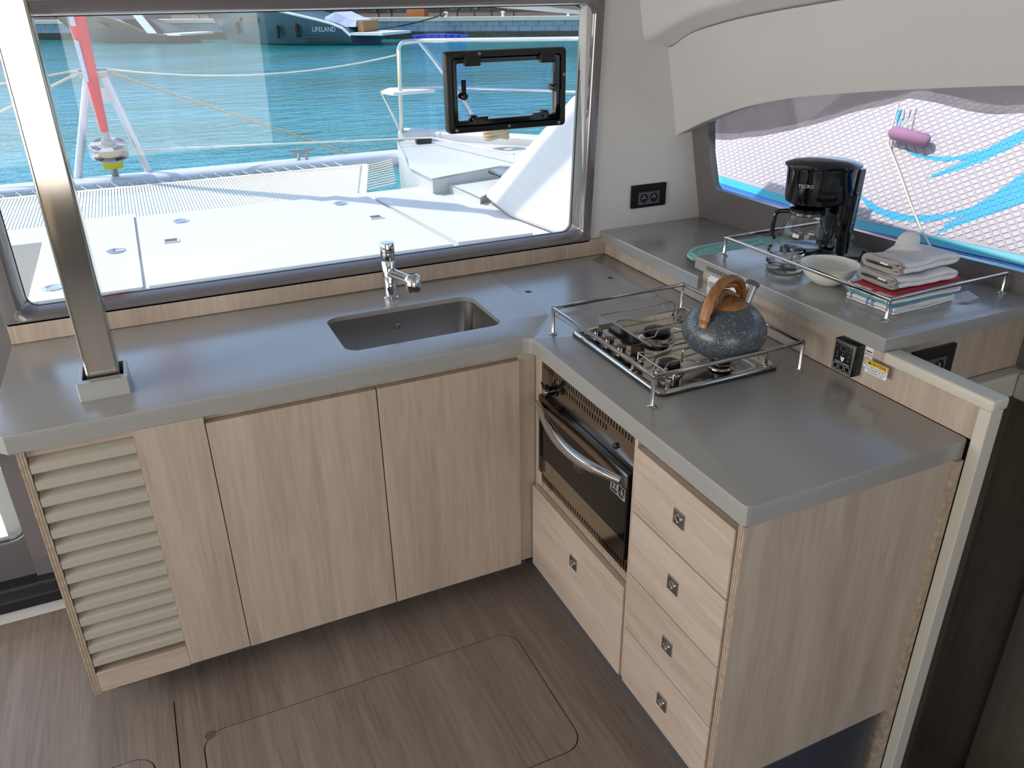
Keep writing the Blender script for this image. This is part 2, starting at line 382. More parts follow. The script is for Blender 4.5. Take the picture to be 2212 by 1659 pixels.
for sx, sz in ((0.13, PW[3] - 0.010), (0.23, PW[2] + 0.012), (0.044, PW[2] + 0.010), (0.415, PW[2] + 0.010), (0.432, PW[3] - 0.085)):
    obj('screw', lathe(B(), [(0.005, 0), (0.005, 0.0015), (0.002, 0.002), (0.002, 0.001), (0, 0.001)], (sx, 0.6362, sz), 12, mtx=Matrix.Rotation(math.radians(90), 3, 'X')), 'steel_brushed', port)

# sockets
def socket(name, label, o, xd, zd, w, h, n):
    t = thing(name, label, 'socket', o); xd = Vector(xd).normalized(); zd = Vector(zd).normalized(); nd = xd.cross(zd)
    def tr(c): return Vector(o) + xd * c.x + zd * c.y + nd * c.z
    holes = [ring2((k - (n - 1) / 2) * 0.043, -0.008, 0.017, 24) for k in range(n)]
    obj('plate', remap(plate(rrect(-w / 2, w / 2, -h / 2, h / 2, 0.003, 2), [], 0, 0.008), tr), 'black_satin', t)
    ins = plate(rrect(-0.0225 * n, 0.0225 * n, -0.0305, 0.0145, 0.002, 2), holes, 0.008, 0.0105)
    obj('insert', remap(ins, tr), 'led_grey', t)
    for k in range(n):
        cx = (k - (n - 1) / 2) * 0.043
        w_ = lathe(B(), [(0.017, 0.0104), (0.0165, 0.0085), (0, 0.0085)], (cx, -0.008, 0), 24); obj('well', remap(w_, tr), 'black_matt', t)
        pins = B()
        for dx in (-0.006, 0.006): lathe(pins, [(0.0025, 0.0084), (0.0025, 0.009), (0, 0.009)], (cx + dx, -0.008, 0), 8)
        lathe(pins, [(0.0022, 0.0084), (0.0022, 0.0125), (0, 0.013)], (cx, -0.001, 0), 8); obj('pins', remap(pins, tr), 'print_silver', t)
    return t
socket('power_socket', 'black double power socket on the white panel beside the windscreen', (0.777, 0.612, 0.194), (1, 0, 0), (0, 0, 1), 0.150, 0.084, 2)

# side of the cabin: leaning wall with the long side window
def xw(y, z): return 1.0994 - 0.1 * y - 0.21 * z
def onwall(p, off=0.0): return Vector((xw(p[0], p[1]) + off, p[0], p[1]))
wins = [(0.521, 0.445), (0.530, 0.344), (0.522, 0.225), (0.505, 0.210), (0.17, 0.200), (-0.108, 0.194), (-0.344, 0.195), (-0.622, 0.205), (-1.2, 0.235), (-2.2, 0.29), (-2.2, 0.72), (-0.6, 0.70), (0.0, 0.66), (0.25, 0.60), (0.42, 0.53), (0.50, 0.475)]
sw = plate([(0.66, 0.05), (0.66, 1.1), (-2.6, 1.1), (-2.6, 0.05)], [wins], 0, 0.03)
win2 = struct('window_2', remap(bev_rim(sw, 0.03, 0.008, 3), lambda c: onwall((c.x, c.y), 0.03 - c.z)), 'gelcoat_grey', 'long side window with moulded grey frame', smooth=40)
obj('pane', remap(plate(wins, [], 0, 0.005), lambda c: onwall((c.x, c.y), 0.045 - c.z)), 'window_glass', win2)
# overhead locker face, its lip and the coved headlining (smooth curved mouldings)
Bc = [(0.612, 0.398), (0.594, 0.406), (0.453, 0.468), (0.268, 0.533), (0.0645, 0.581), (-0.27, 0.631), (-0.66, 0.678), (-1.2, 0.715), (-2.6, 0.75)]
Tc = [(0.612, 0.698), (0.58, 0.702), (0.504, 0.747), (0.276, 0.793), (0.078, 0.821), (-0.28, 0.862), (-0.66, 0.90), (-1.2, 0.94), (-2.6, 0.97)]
Uc = [(0.612, 0.7195), (0.58, 0.724), (0.45, 0.775), (0.33, 0.807), (0.172, 0.836), (-0.28, 0.895), (-0.66, 0.935), (-1.2, 0.975), (-2.6, 1.0)]
def dens(cv, n=40):
    ys = [c[0] for c in cv][::-1]; zs = [c[1] for c in cv][::-1]; out = []
    for i in range(n + 1):
        t = 0.612 + (-2.6 - 0.612) * (i / n) ** 1.6
        out.append((t, float(np.interp(t, ys, zs))))
    for _ in range(2): out = [out[0]] + [(b[0], (a[1] + 2 * b[1] + c[1]) / 4) for a, b, c in zip(out, out[1:], out[2:])] + [out[-1]]
    return out
Bd, Td, Ud = dens(Bc), dens(Tc), dens(Uc)
lk = B()
loft(lk, [[Vector((xw(y, z) + 0.02, y, z + 0.012)), Vector((0.893, y, z + 0.002)), Vector((0.887, y, z)), Vector((0.884, y, z + 0.004)), Vector((0.826, y, t[1] - 0.002))] for (y, z), t in zip(Bd, Td)], closed_ring=False)
struct('wall_right', lk, 'panel_white', 'white curved overhead locker face above the side window', smooth=50)
cv = B()
loft(cv, [[Vector((0.838, y, t[1] - 0.0015)), Vector((0.745, y, u[1] + 0.0)), Vector((0.728, y, u[1] + 0.006)), Vector((0.720, y, u[1] + 0.022)), Vector((0.700, y, u[1] + 0.12)), Vector((0.62, y, 1.12))] for (y, _), t, u in zip(Bd, Td, Ud)], closed_ring=False)
struct('trim_2', cv, 'gelcoat_white', 'coved white headlining moulding above the locker', smooth=60)
struct('ceiling', box(B(), -4.0, 0.92, -4.4, 0.70, 1.10, 1.12), 'panel_white', 'white cabin ceiling')
# the rest of the saloon behind and beside the camera (seen only in reflections)
struct('wall_left', plate([(-4.4, ZF), (0.70, ZF), (0.70, 1.1), (-4.4, 1.1)], [rrect(-2.2, 0.5, 0.05, 0.8, 0.06, 4)], 0, 0.05), 'panel_white')
bpy.data.objects['wall_left'].data.transform(Matrix(((0, 0, 1, -3.5), (1, 0, 0, 0), (0, 1, 0, 0), (0, 0, 0, 1))))
struct('wall_back', plate([(-3.5, ZF), (1.6, ZF), (1.6, 1.1), (-3.5, 1.1)], [rrect(-2.6, 0.25, ZF + 0.01, 0.95, 0.05, 4)], 0, 0.05), 'shade_brown_wood')
bpy.data.objects['wall_back'].data.transform(Matrix(((1, 0, 0, 0), (0, 0, 1, -4.2), (0, 1, 0, 0), (0, 0, 0, 1))))

# the aft cockpit beyond the open saloon door: sole, bench and hardtop (added, unseen, for tan and dark tones in the post's reflection)
mat('reflect_tan', 'a08a6c', 0.6); mat('reflect_brown', '5a4a3c', 0.9)
struct('floor_added_cockpit', box(B(), -3.5, 1.6, -7.6, -4.2, ZF - 0.06, ZF - 0.01), 'reflect_tan')
struct('ceiling_added_hardtop', box(B(), -3.6, 1.7, -7.4, -4.2, 1.12, 1.2), 'panel_white')
ben = thing('added_bench', 'added unseen brown bench aft that tones the reflection in the steel post', 'bench', (-1.0, -7.2, ZF - 0.01))
obj('base', box(B(), -3.4, 1.5, -7.5, -6.9, ZF - 0.01, ZF + 0.35), 'reflect_tan', ben)
obj('seat_cushion', bbox(-3.35, 1.45, -7.45, -6.88, ZF + 0.35, ZF + 0.47, 0.03), 'reflect_brown', ben)
obj('back_cushion', bbox(-3.35, 1.45, -7.6, -7.45, ZF + 0.47, ZF + 0.95, 0.03), 'reflect_brown', ben)
# forward door at the left, with its step
door = struct('door_1', remap(bev_rim(plate([(-2.3, -0.80), (-1.36, -0.80), (-1.36, 0.85), (-2.3, 0.85)], [rrect(-2.2, -1.445, -0.645, 0.7, 0.06, 5)], 0, 0.04), 0.04, 0.006), lambda c: (c.x, 0.66 - c.z, c.y)), 'frame_dark_grey', 'dark grey framed forward door with glass')
obj('pane', box(B(), -2.25, -1.40, 0.640, 0.645, -0.70, 0.75), 'window_glass', door)
sg = [Vector((p[0], 0.632, p[1])) for p in rrect(-2.2, -1.445, -0.645, 0.7, 0.06, 5)]
obj('seal', tube(B(), sg, 0.007, 8, closed=True), 'black_rubber', door)
obj('door_handle', tube(B(), rounded([(-1.475, 0.60, -0.30), (-1.475, 0.575, -0.32), (-1.52, 0.565, -0.335), (-1.62, 0.565, -0.34)], 0.02), 0.011, 10), 'chrome', door, 40)
st = thing('door_step', 'black non-slip step below the forward door', 'step', (-1.8, 0.6, ZF))
obj('tread', bbox(-2.4, -1.335, 0.50, 0.63, ZF + 0.06, ZF + 0.10, 0.004), 'tread_black', st)
obj('riser', box(B(), -2.4, -1.335, 0.535, 0.63, ZF, ZF + 0.06), 'panel_white', st)

# ================================================================ worktop and sink
sinkr = (-0.496, -0.027, 0.122, 0.398)
lidr = (0.120, 0.515, 0.118, 0.570)
outer = [(-1.335, 0.597), (-1.335, 0.03), (-1.305, 0.0)]
outer += [(-0.03, 0.0)] + [(-0.03 + 0.03 * math.sin(math.radians(a)), -0.03 + 0.03 * math.cos(math.radians(a))) for a in (22, 45, 68)] + [(0.0, -0.03)]
outer += [(0.0, -0.918), (0.004, -0.927), (0.013, -0.931), (0.586, -0.931), (0.592, -0.925), (0.592, 0.597)]
hobhole = rrect(0.125, 0.455, -0.465, -0.048, 0.02, 3)
wt = plate(outer, [rrect(*sinkr, 0.04, 6), rrect(*lidr, 0.02, 4), hobhole], -0.014, 0.0)
bev_rim(wt, 0.0, 0.005, 3)
ap = [(-1.335, 0.597), (-1.335, 0.03), (-1.305, 0.0)] + [p for p in outer[3:]] + [(0.570, 0.597), (0.570, -0.90), (0.04, -0.90), (0.04, 0.04), (-1.30, 0.04), (-1.30, 0.597)]
apm = plate(ap, [], -0.046, -0.014); me_ = bpy.data.meshes.new('apron'); apm.to_mesh(me_); apm.free(); wt.from_mesh(me_); bpy.data.meshes.remove(me_)   # deep front edge under the thin top
tag(obj('worktop', wt, 'worktop', smooth=35), 'L-shaped grey solid-surface worktop with sink cut-out and rounded edges', 'worktop')
ld = plate(rrect(*grow(lidr, -0.0016), 0.0185, 4), [ring2(0.159, 0.345, 0.0115), ring2(0.470, 0.346, 0.0115)], -0.013, 0.0)
tag(obj('storage_hatch', ld, 'worktop'), 'flush grey lid with two finger holes let into the corner of the worktop', 'lid')
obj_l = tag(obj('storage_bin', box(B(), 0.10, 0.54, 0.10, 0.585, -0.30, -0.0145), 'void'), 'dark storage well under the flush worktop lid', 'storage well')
def srr(g, r): return rrect(sinkr[0] - g, sinkr[1] + g, sinkr[2] - g, sinkr[3] + g, r, 6)
sk = B()
loft(sk, [[Vector((p[0], p[1], z)) for p in srr(g, r)] for g, r, z in ((0.02, 0.05, -0.0146), (0.003, 0.042, -0.0146), (0.003, 0.042, -0.03), (-0.006, 0.045, -0.165), (-0.018, 0.05, -0.182), (-0.05, 0.05, -0.188))], cap=False)
sk.faces.new([v for v in sk.verts if abs(v.co.z + 0.188) < 1e-5])
sink = thing('sink', 'rectangular stainless steel undermount sink below the windscreen', 'sink', (-0.26, 0.26, -0.188))
obj('basin', sk, 'steel_brushed', sink, 40)
obj('drain', lathe(B(), [(0.04, 0), (0.04, 0.002), (0.03, 0.003), (0.028, 0.001), (0, 0.001)], (-0.26, 0.25, -0.188), 24), 'chrome', sink, 40)
obj('overflow', lathe(B(), [(0.009, 0), (0.009, 0.002), (0.006, 0.003), (0.005, 0.001), (0, 0.001)], (-0.272, 0.3985, -0.062), 16, mtx=Matrix.Rotation(math.radians(90), 3, 'X')), 'steel_mirror', sink, 40)
# tap
tap = thing('tap', 'chrome single-lever tap with a stubby pull-out spout beside the sink', 'tap', (-0.262, 0.483, 0))
c = (-0.262, 0.483, 0)
obj('base', lathe(B(), [(0, 0), (0.0255, 0), (0.0255, 0.008), (0.021, 0.011), (0, 0.011)], c, 32), 'chrome', tap, 40)
obj('body', lathe(B(), [(0.0205, 0.008), (0.0205, 0.125), (0.0195, 0.1265), (0.0195, 0.1275), (0.0205, 0.129), (0.0225, 0.142), (0.0225, 0.1555), (0, 0.1555)], c, 32), 'chrome', tap, 40)
lv = lathe(B(), [(0.0215, 0.157), (0.0228, 0.158), (0.0228, 0.181), (0.021, 0.185), (0, 0.186)], c, 32)
lever = obj('lever', lv, 'chrome', tap, 40)
obj('lever_mark', lathe(B(), [(0.004, 0), (0.004, 0.002), (0, 0.002)], (-0.258, 0.4612, 0.165), 12, mtx=Matrix.Rotation(math.radians(90), 3, 'X')), 'black_matt', lever)
sp0 = Vector((-0.255, 0.468, 0.088)); sp1 = Vector((-0.219, 0.398, 0.080)); sd = (sp1 - sp0).normalized()
obj('spout', tube(B(), [sp0 - sd * 0.012, sp0, sp0.lerp(sp1, 0.5), sp1], [0.0165, 0.0165, 0.0145, 0.0145], 20), 'chrome', tap, 40)
hm = Matrix.Rotation(math.radians(-12), 3, 'X')
hd = obj('spray_head', lathe(B(), [(0, -0.034), (0.018, -0.034), (0.0225, -0.028), (0.0265, -0.012), (0.0262, 0.004), (0.021, 0.018), (0.012, 0.0225), (0, 0.023)], sp1 + Vector((0.004, -0.010, 0.0)), 32, mtx=hm), 'chrome', tap, 50)
obj('push_button', lathe(B(), [(0.0125, 0.020), (0.011, 0.0245), (0, 0.026)], sp1 + Vector((0.004, -0.010, 0.0)), 20, mtx=hm), 'black_satin', hd, 50)

# ================================================================ sink run: louvred cabinet, panel, doors
DB = -0.785                     # lower edge of the doors
lc = thing('louvred_cabinet', 'pale wood cabinet end with fourteen horizontal louvre slats', 'cabinet', (-1.16, 0.3, ZF))
sp = B()
for k in range(5): box(sp, -1.292 + 0.0034 * k, -1.292 + 0.0034 * (k + 1), 0.001, 0.59, -0.795, -0.047, k % 2)
obj('side_panel', sp, ['ply_edge', 'ply_dark'], lc)
obj('back_panel', box(B(), -1.275, -1.048, 0.035, 0.05, -0.79, -0.047), 'oak_vertical', lc)
obj('top_rail', box(B(), -1.274, -1.0485, 0.012, 0.034, -0.066, -0.0465), 'oak_long_x', lc)
obj('bottom_rail', bbox(-1.274, -1.0485, 0.0, 0.034, -0.79, -0.723, 0.002), 'oak_long_x', lc)
sl0 = None
for k in range(14):
    zc = -0.092 - k * 0.0458
    if sl0 is None:
        b = B(); pts = [Vector((-1.2735, 0.002, zc - 0.014)), Vector((-1.2735, 0.002, zc + 0.006)), Vector((-1.2735, 0.0055, zc + 0.009)), Vector((-1.2735, 0.030, zc + 0.024)), Vector((-1.2735, 0.034, zc + 0.022)), Vector((-1.2735, 0.034, zc - 0.006)), Vector((-1.2735, 0.006, zc - 0.018))]
        prism(b, pts, (0.2245, 0, 0)); sl0 = obj('slat', b, 'slat_paint', lc)
    else:
        s = sl0.copy(); C.objects.link(s); s.location.z = -k * 0.0458
cab = thing('sink_cabinet', 'pale wood sink cabinet with two plain doors', 'cabinet', (-0.5, 0.3, ZF))
obj('side_panel', bbox(-1.048, -0.8885, -0.002, 0.02, DB, -0.0465, 0.001), 'oak_vertical', cab)
obj('body', box(box(box(box(B(), -1.046, 0.016, 0.022, 0.034, DB + 0.01, -0.0475), -1.046, 0.016, 0.036, 0.59, DB + 0.01, DB + 0.03), -1.046, -1.03, 0.036, 0.59, DB + 0.03, -0.0475), 0.0, 0.016, 0.036, 0.59, DB + 0.03, -0.0475), 'oak_vertical', cab)
obj('door', bbox(-0.8860, -0.4575, -0.004, 0.0205, DB, -0.0645, 0.0012), 'oak_vertical', cab)
obj('door', bbox(-0.4545, -0.0385, -0.004, 0.0205, DB, -0.0645, 0.0012), 'oak_vertical', cab)
obj('kickboard', box(B(), -1.25, 0.03, 0.10, 0.12, ZF, DB + 0.01), 'kickboard_grey', cab)
fil = thing('corner_filler', 'narrow pale wood filler panel in the inside corner between sink and oven', 'panel', (0, 0.01, ZF))
obj('panel', box(B(), -0.036, 0.016, 0.008, 0.0205, DB + 0.004, -0.0475), 'oak_vertical', fil)
obj('edge_strip', box(B(), 0.0185, 0.026, -0.0375, 0.02, DB + 0.004, -0.0475), 'oak_vertical', fil)

# ================================================================ oven
XO = 0.018
ov = thing('oven', 'built-in stainless steel oven with black glass door and curved handle', 'oven', (0.2, -0.288, -0.47))
YA, YB, ZT, ZB = -0.5365, -0.0385, -0.0575, -0.460
slots = []
def slot_row(z, y0, y1, dy, h):
    y = y0
    while y > y1: slots.append((y, z, h)); y -= dy
slot_row(-0.0735, -0.052, -0.535, 0.0135, 0.017); slot_row(-0.0985, -0.165, -0.405, 0.0135, 0.017); slot_row(-0.4390, -0.048, -0.532, 0.0135, 0.020)
fa = plate(rrect(YA, YB, ZB, ZT, 0.002, 1), [[(y - 0.0023, z - h / 2), (y + 0.0023, z - h / 2), (y + 0.0023, z + h / 2), (y - 0.0023, z + h / 2)] for y, z, h in slots], 0, 0.010)
obj('fascia', remap(fa, lambda c: (XO + 0.008 - c.z, c.x, c.y)), 'steel_panel', ov)
obj('casing', box(B(), XO + 0.0085, 0.46, YA + 0.01, YB - 0.01, ZB + 0.01, ZT - 0.01), 'void', ov)
dY0, dY1, dZ0, dZ1 = -0.528, -0.050, -0.4120, -0.158
dr = obj('door', bbox(XO - 0.017, XO - 0.0025, dY0, dY1, dZ0, dZ1, 0.0015), 'black_gloss', ov)
obj('trim_band', box(B(), XO - 0.0185, XO - 0.0171, dY0 + 0.001, dY1 - 0.001, dZ1 - 0.040, dZ1 - 0.0015), 'steel_panel', dr)
obj('door_glass', box(B(), XO - 0.0182, XO - 0.0171, dY0 + 0.002, dY1 - 0.002, dZ0 + 0.060, dZ1 - 0.0405), 'oven_glass', dr)
obj('lower_band', box(B(), XO - 0.0185, XO - 0.0171, dY0 + 0.001, dY1 - 0.001, dZ0 + 0.0012, dZ0 + 0.0595), 'steel_mirror', dr)
hp = []
for i in range(25):
    t = i / 24; y = dY1 - 0.012 + (dY0 - dY1 + 0.024) * t; s = math.sin(math.pi * t)
    hp.append((XO - 0.026 - 0.032 * s, y, dZ1 - 0.022 - 0.020 * s))
obj('handle', tube(B(), hp, [0.0105 + 0.0055 * math.sin(math.pi * i / 24) for i in range(25)], 14), 'chrome', dr, 60)
kn = B(); km = Matrix.Rotation(math.radians(-90), 3, 'Y')
lathe(kn, [(0.020, 0), (0.020, 0.003), (0.013, 0.004), (0.013, 0.026), (0.011, 0.030), (0, 0.030)], (XO - 0.002, -0.118, -0.118), 20, mtx=km)
box(kn, XO - 0.034, XO - 0.022, -0.122, -0.114, -0.138, -0.098)
knob = obj('knob', kn, 'black_gloss', ov, 40)
obj('knob_cap', lathe(B(), [(0.0095, 0.029), (0.009, 0.034), (0, 0.0345)], (XO - 0.002, -0.118, -0.118), 16, mtx=km), 'chrome', knob, 40)
ig = B(); lathe(ig, [(0.008, 0), (0.008, 0.006), (0.005, 0.008), (0, 0.008)], (XO - 0.002, -0.445, -0.125), 16, mtx=km); obj('igniter_button', ig, 'black_gloss', ov, 40)
obj('control_lever', tube(B(), [(XO, -0.082, -0.128), (XO - 0.018, -0.082, -0.126), (XO - 0.024, -0.082, -0.106)], 0.0035, 8), 'black_satin', ov)
text('brand_lettering', 'ENO', 0.017, (XO - 0.0185, -0.288, -0.268), (0, -1, 0), (0, 0, 1), 'print_grey', dr)
ovl = [Vector((XO - 0.0186, -0.288 + 0.026 * math.cos(a), -0.268 + 0.0135 * math.sin(a))) for a in [2 * math.pi * i / 32 for i in range(32)]]
obj('brand_oval', tube(B(), ovl, 0.0006, 4, closed=True), 'print_grey', dr)
wl = B()
for k in range(5): box(wl, XO - 0.0190, XO - 0.0186, -0.094, -0.058, dZ0 + 0.017 + k * 0.009, dZ0 + 0.022 + k * 0.009)
obj('rating_plate', wl, 'print_black', dr)
ws = [Vector((XO - 0.0186, -0.504 + p[0], -0.224 + p[1])) for p in ((-0.014, -0.012), (0.014, -0.012), (0, 0.012))]
wsg = tube(B(), ws, 0.0009, 4, closed=True); tube(wsg, [(XO - 0.0186, -0.504, -0.230), (XO - 0.0186, -0.504, -0.219)], 0.0010, 4)
for ox in (-0.504, -0.470): tube(wsg, [Vector((XO - 0.0186, ox + p[0], -0.222 + p[1])) for p in rrect(-0.0155, 0.0155, -0.0165, 0.0165, 0.001, 1)], 0.0007, 4, closed=True)
for p in (-0.006, 0.006): tube(wsg, [Vector((XO - 0.0186, -0.470 + p + q_[0], -0.222 + q_[1])) for q_ in rrect(-0.005, 0.005, -0.007, 0.007, 0.001, 1)], 0.0007, 4, closed=True)
obj('warning_symbols', wsg, 'print_silver', dr)

# ================================================================ drawers under and beside the oven
def drawer_latch(y, z, parent):
    b = B(); box(b, XO - 0.0245, XO - 0.021, y - 0.019, y + 0.019, z - 0.019, z + 0.019); bev(b, 0.0008, 1)
    o = obj('latch', b, 'steel_brushed', parent)
    r = B(); m = Matrix.Rotation(math.radians(-90), 3, 'Y')
    lathe(r, [(0.0105, 0.0), (0.0105, 0.0025), (0.0085, 0.003), (0.008, 0.0006), (0, 0.0006)], (XO - 0.0245, y, z), 20, mtx=m, mi=0)
    rr = obj('latch_ring', r, 'chrome', parent, 40)
def front(parent, y0, y1, z0, z1):
    return obj('drawer', bbox(XO - 0.021, XO - 0.001, y0, y1, z0, z1, 0.002), 'oak_long_y', parent)
od = thing('oven_base_cabinet', 'pale wood cabinet under the oven with one deep drawer', 'cabinet', (0.25, -0.28, ZF))
bz = B()
for k in range(3): box(bz, XO + 0.002, XO + 0.016, -0.5365, -0.040, -0.4815 + 0.006 * k, -0.4755 + 0.006 * k, k % 2)
obj('shelf_edge', bz, ['ply_edge', 'ply_dark'], od)
obj('body', box(B(), XO + 0.0005, 0.56, -0.5400, -0.040, DB + 0.004, -0.482), 'oak_vertical', od)
d = front(od, -0.5400, -0.0145, -0.785, -0.4870); drawer_latch(-0.283, -0.592, d)
du = thing('drawer_cabinet', 'pale wood cabinet with a stack of four drawers at the worktop end', 'cabinet', (0.25, -0.74, ZF))
obj('body', box(B(), XO, 0.56, -0.905, -0.556, DB + 0.004, -0.0470), 'oak_vertical', du)
obj('divider', box(B(), XO - 0.014, XO + 0.02, -0.5555, -0.5420, DB, -0.0470), 'oak_vertical', du)
zs = [(-0.237, -0.0645), (-0.4215, -0.2405), (-0.5985, -0.425), (-0.785, -0.602)]
for z0, z1 in zs:
    d = front(du, -0.9085, -0.5585, z0, z1); drawer_latch(-0.738, (z0 + z1) / 2 + 0.004, d)
sd_ = B()
for k in range(5): box(sd_, XO - 0.016, 0.561, -0.9125 - 0.0032 * (k + 1), -0.9125 - 0.0032 * k, DB - 0.005, -0.0468, k % 2)
obj('end_panel_edge', sd_, ['ply_edge', 'ply_dark'], du)
obj('end_panel', box(B(), XO - 0.0145, 0.562, -0.9300, -0.9287, DB - 0.005, -0.0468), 'oak_vertical', du)
obj('scribe_strip', box(B(), 0.5625, 0.5842, -0.9380, -0.90, -1.35, -0.0468), 'ply_edge', du)
struct('baseboard_right', box(B(), 0.036, 0.05, -0.90, 0.10, ZF, DB + 0.002), 'kickboard_grey', 'dark grey kickboard below oven and drawers')
pl = bev(box(B(), 0.051, 0.545, -0.922, -0.70, -1.35, DB - 0.010), 0.02, 3)
tag(obj('plinth', pl, 'plinth_dark', smooth=40), 'dark glossy moulded plinth under the drawer cabinet end panel', 'plinth')

# ================================================================ upstand, cap, shelves to the right of the hob
struct('trim_3', box(box(B(), 0.5945, 0.612, -0.955, 0.0160, 0.0005, 0.1085), 0.5945, 0.612, 0.0160, 0.596, 0.0005, 0.0452), 'oak_vertical', 'wood upstand behind the hob')
tag(obj('end_post', bbox(0.5845, 0.6245, -0.968, -0.9395, -1.45, 0.0835, 0.003), 'cap_cream'), 'cream vertical edge post at the worktop end', 'edge post')
tag(obj('cap_rail', bev(box(B(), 0.577, 0.627, -0.973, -0.6905, 0.0842, 0.1125), 0.006, 3), 'cap_cream', smooth=40), 'cream capping rail on top of the wood upstand', 'rail')
struct('wall_partition', box(B(), 0.6125, 0.6225, -0.939, 0.59, -1.9, 0.084), 'shade_brown_wood', 'stairwell side of the galley partition')
lsx = 0.5768
ls = plate([(lsx, 0.0165), (lsx, 0.6105), (1.035, 0.6105), (1.088, 0.0165)], [], 0.0455, 0.0858); bev_rim(ls, 0.0858, 0.005, 3)
tag(obj('low_shelf', ls, 'worktop', smooth=35), 'lower grey raised shelf in the corner beside the windscreen', 'shelf')
hs = plate([(lsx, -0.6895), (lsx, 0.0375), (1.075, 0.0375), (1.150, -0.6895)], [], 0.109, 0.1450); bev_rim(hs, 0.1450, 0.004, 3)
hsh = tag(obj('high_shelf', hs, 'worktop', smooth=35), 'higher grey raised shelf under the side window carrying the coffee maker', 'shelf')
tag(obj('shelf_riser', box(B(), 0.6125, 1.08, 0.0165 - 0.012, 0.0165, 0.02, 0.1085), 'oak_vertical'), 'wood riser between the lower and higher raised shelves', 'riser')
tx = B(); random.seed(3)
for r_ in range(3):
    y = -0.020
    while y > -0.146:
        w_ = random.uniform(0.004, 0.012); w_ = min(w_, 0.149 + y)
        if w_ > 0.002: box(tx, lsx - 0.0004, lsx + 0.001, y - w_, y, 0.1285 - r_ * 0.0048, 0.1311 - r_ * 0.0048)
        y -= w_ + random.uniform(0.0015, 0.005 if r_ == 0 else 0.002)
obj('printed_notice', tx, 'print_black', hsh)
# notice plate, stickers
npl = thing('notice_plate', 'white caution notice plate screwed to the wood upstand behind the kettle', 'sign', (0.594, -0.09, 0.03))
obj('plate', box(B(), 0.5925, 0.5944, -0.1665, -0.0110, 0.022, 0.1000), 'sign_white', npl)
text('heading', 'CAUTION', 0.0125, (0.5922, -0.089, 0.088), (0, -1, 0), (0, 0, 1), 'print_black', npl)
nl = B(); random.seed(5)
for i, z in enumerate((0.0785, 0.0745, 0.067, 0.063, 0.059, 0.051, 0.047, 0.0395, 0.0355, 0.0285)):
    box(nl, 0.5921, 0.5926, -0.020 - random.uniform(0.08, 0.138), -0.018 - (0.004 if i in (1, 3, 4, 6, 8) else 0), z - 0.0009, z + 0.0009)
obj('small_print', nl, 'print_grey', npl)
for sy, sz in ((-0.0165, 0.0955), (-0.161, 0.0955)): obj('screw', lathe(B(), [(0.003, 0), (0.0028, 0.0015), (0, 0.002)], (0.5925, sy, sz), 10, mtx=Matrix.Rotation(math.radians(-90), 3, 'Y')), 'steel_brushed', npl)
gp = thing('gas_control_panel', 'black gas control box with lights and three buttons on the wood upstand', 'control panel', (0.58, -0.588, 0.02))
g_ = bev(box(B(), 0.564, 0.5945, -0.6230, -0.5540, 0.0185, 0.1020), 0.004, 2); obj('case', g_, 'black_satin', gp, 40)
xf = 0.5637
obj('border_line', tube(B(), [Vector((xf, p[0], p[1])) for p in rrect(-0.6185, -0.5585, 0.023, 0.0975, 0.002, 2)], 0.0006, 4, closed=True), 'print_silver', gp)
hl = B(); box(hl, xf, xf + 0.0006, -0.613, -0.565, 0.0925, 0.0938); obj('header_line', hl, 'print_grey', gp)
obj('display', box(B(), xf, xf + 0.0005, -0.5950, -0.5780, 0.0765, 0.0895), 'void', gp)
obj('display_frame', tube(B(), [Vector((xf, p[0], p[1])) for p in rrect(-0.5955, -0.5775, 0.076, 0.090, 0.002, 2)], 0.0005, 4, closed=True), 'print_grey', gp)
for ly, lz in ((-0.570, 0.068), (-0.570, 0.058), (-0.587, 0.068), (-0.605, 0.066), (-0.605, 0.056)):
    obj('indicator_light', lathe(B(), [(0.0026, 0), (0.0024, 0.0007), (0, 0.001)], (xf, ly, lz), 12, mtx=Matrix.Rotation(math.radians(-90), 3, 'Y')), 'led_grey', gp)
shd = [Vector((xf - 0.0002, -0.5875 + p[0], 0.0555 + p[1])) for p in ((-0.0055, 0.006), (0, 0.0045), (0.0055, 0.006), (0.0045, -0.002), (0, -0.007), (-0.0045, -0.002))]
obj('shield_emblem', prism(B(), shd, (0.0005, 0, 0)), 'print_white', gp)
text('trident_mark', 'Y', 0.007, (xf - 0.0004, -0.5875, 0.0555), (0, -1, 0), (0, 0, 1), 'print_black', gp)
text('lettering', 'TRIDENT MARINE', 0.0058, (xf - 0.0002, -0.5885, 0.0448), (0, -1, 0), (0, 0, 1), 'print_silver', gp)
for by in (-0.569, -0.588, -0.607):
    b_ = obj('button', box(B(), xf, xf + 0.0006, by - 0.0055, by + 0.0055, 0.0285, 0.0385), 'black_gloss', gp)
    obj('button_frame', tube(B(), [Vector((xf, by + p[0], 0.0335 + p[1])) for p in rrect(-0.007, 0.007, -0.0065, 0.0065, 0.002, 2)], 0.0005, 4, closed=True), 'print_silver', b_)
s1 = thing('round_stamp_sticker', 'white sticker with red bar and round grey stamp beside the gas control box', 'sticker', (0.594, -0.632, 0.05))
obj('backing', box(B(), 0.5938, 0.5945, -0.6475, -0.6240, 0.0480, 0.0990), 'sign_white', s1)
rg = B(); m90 = Matrix.Rotation(math.radians(-90), 3, 'Y')
for r_ in (0.0105, 0.0065): tube(rg, [Vector((0.5936, -0.6355 + r_ * math.cos(a), 0.0645 + r_ * math.sin(a))) for a in [2 * math.pi * i / 28 for i in range(28)]], 0.0004, 4, closed=True)
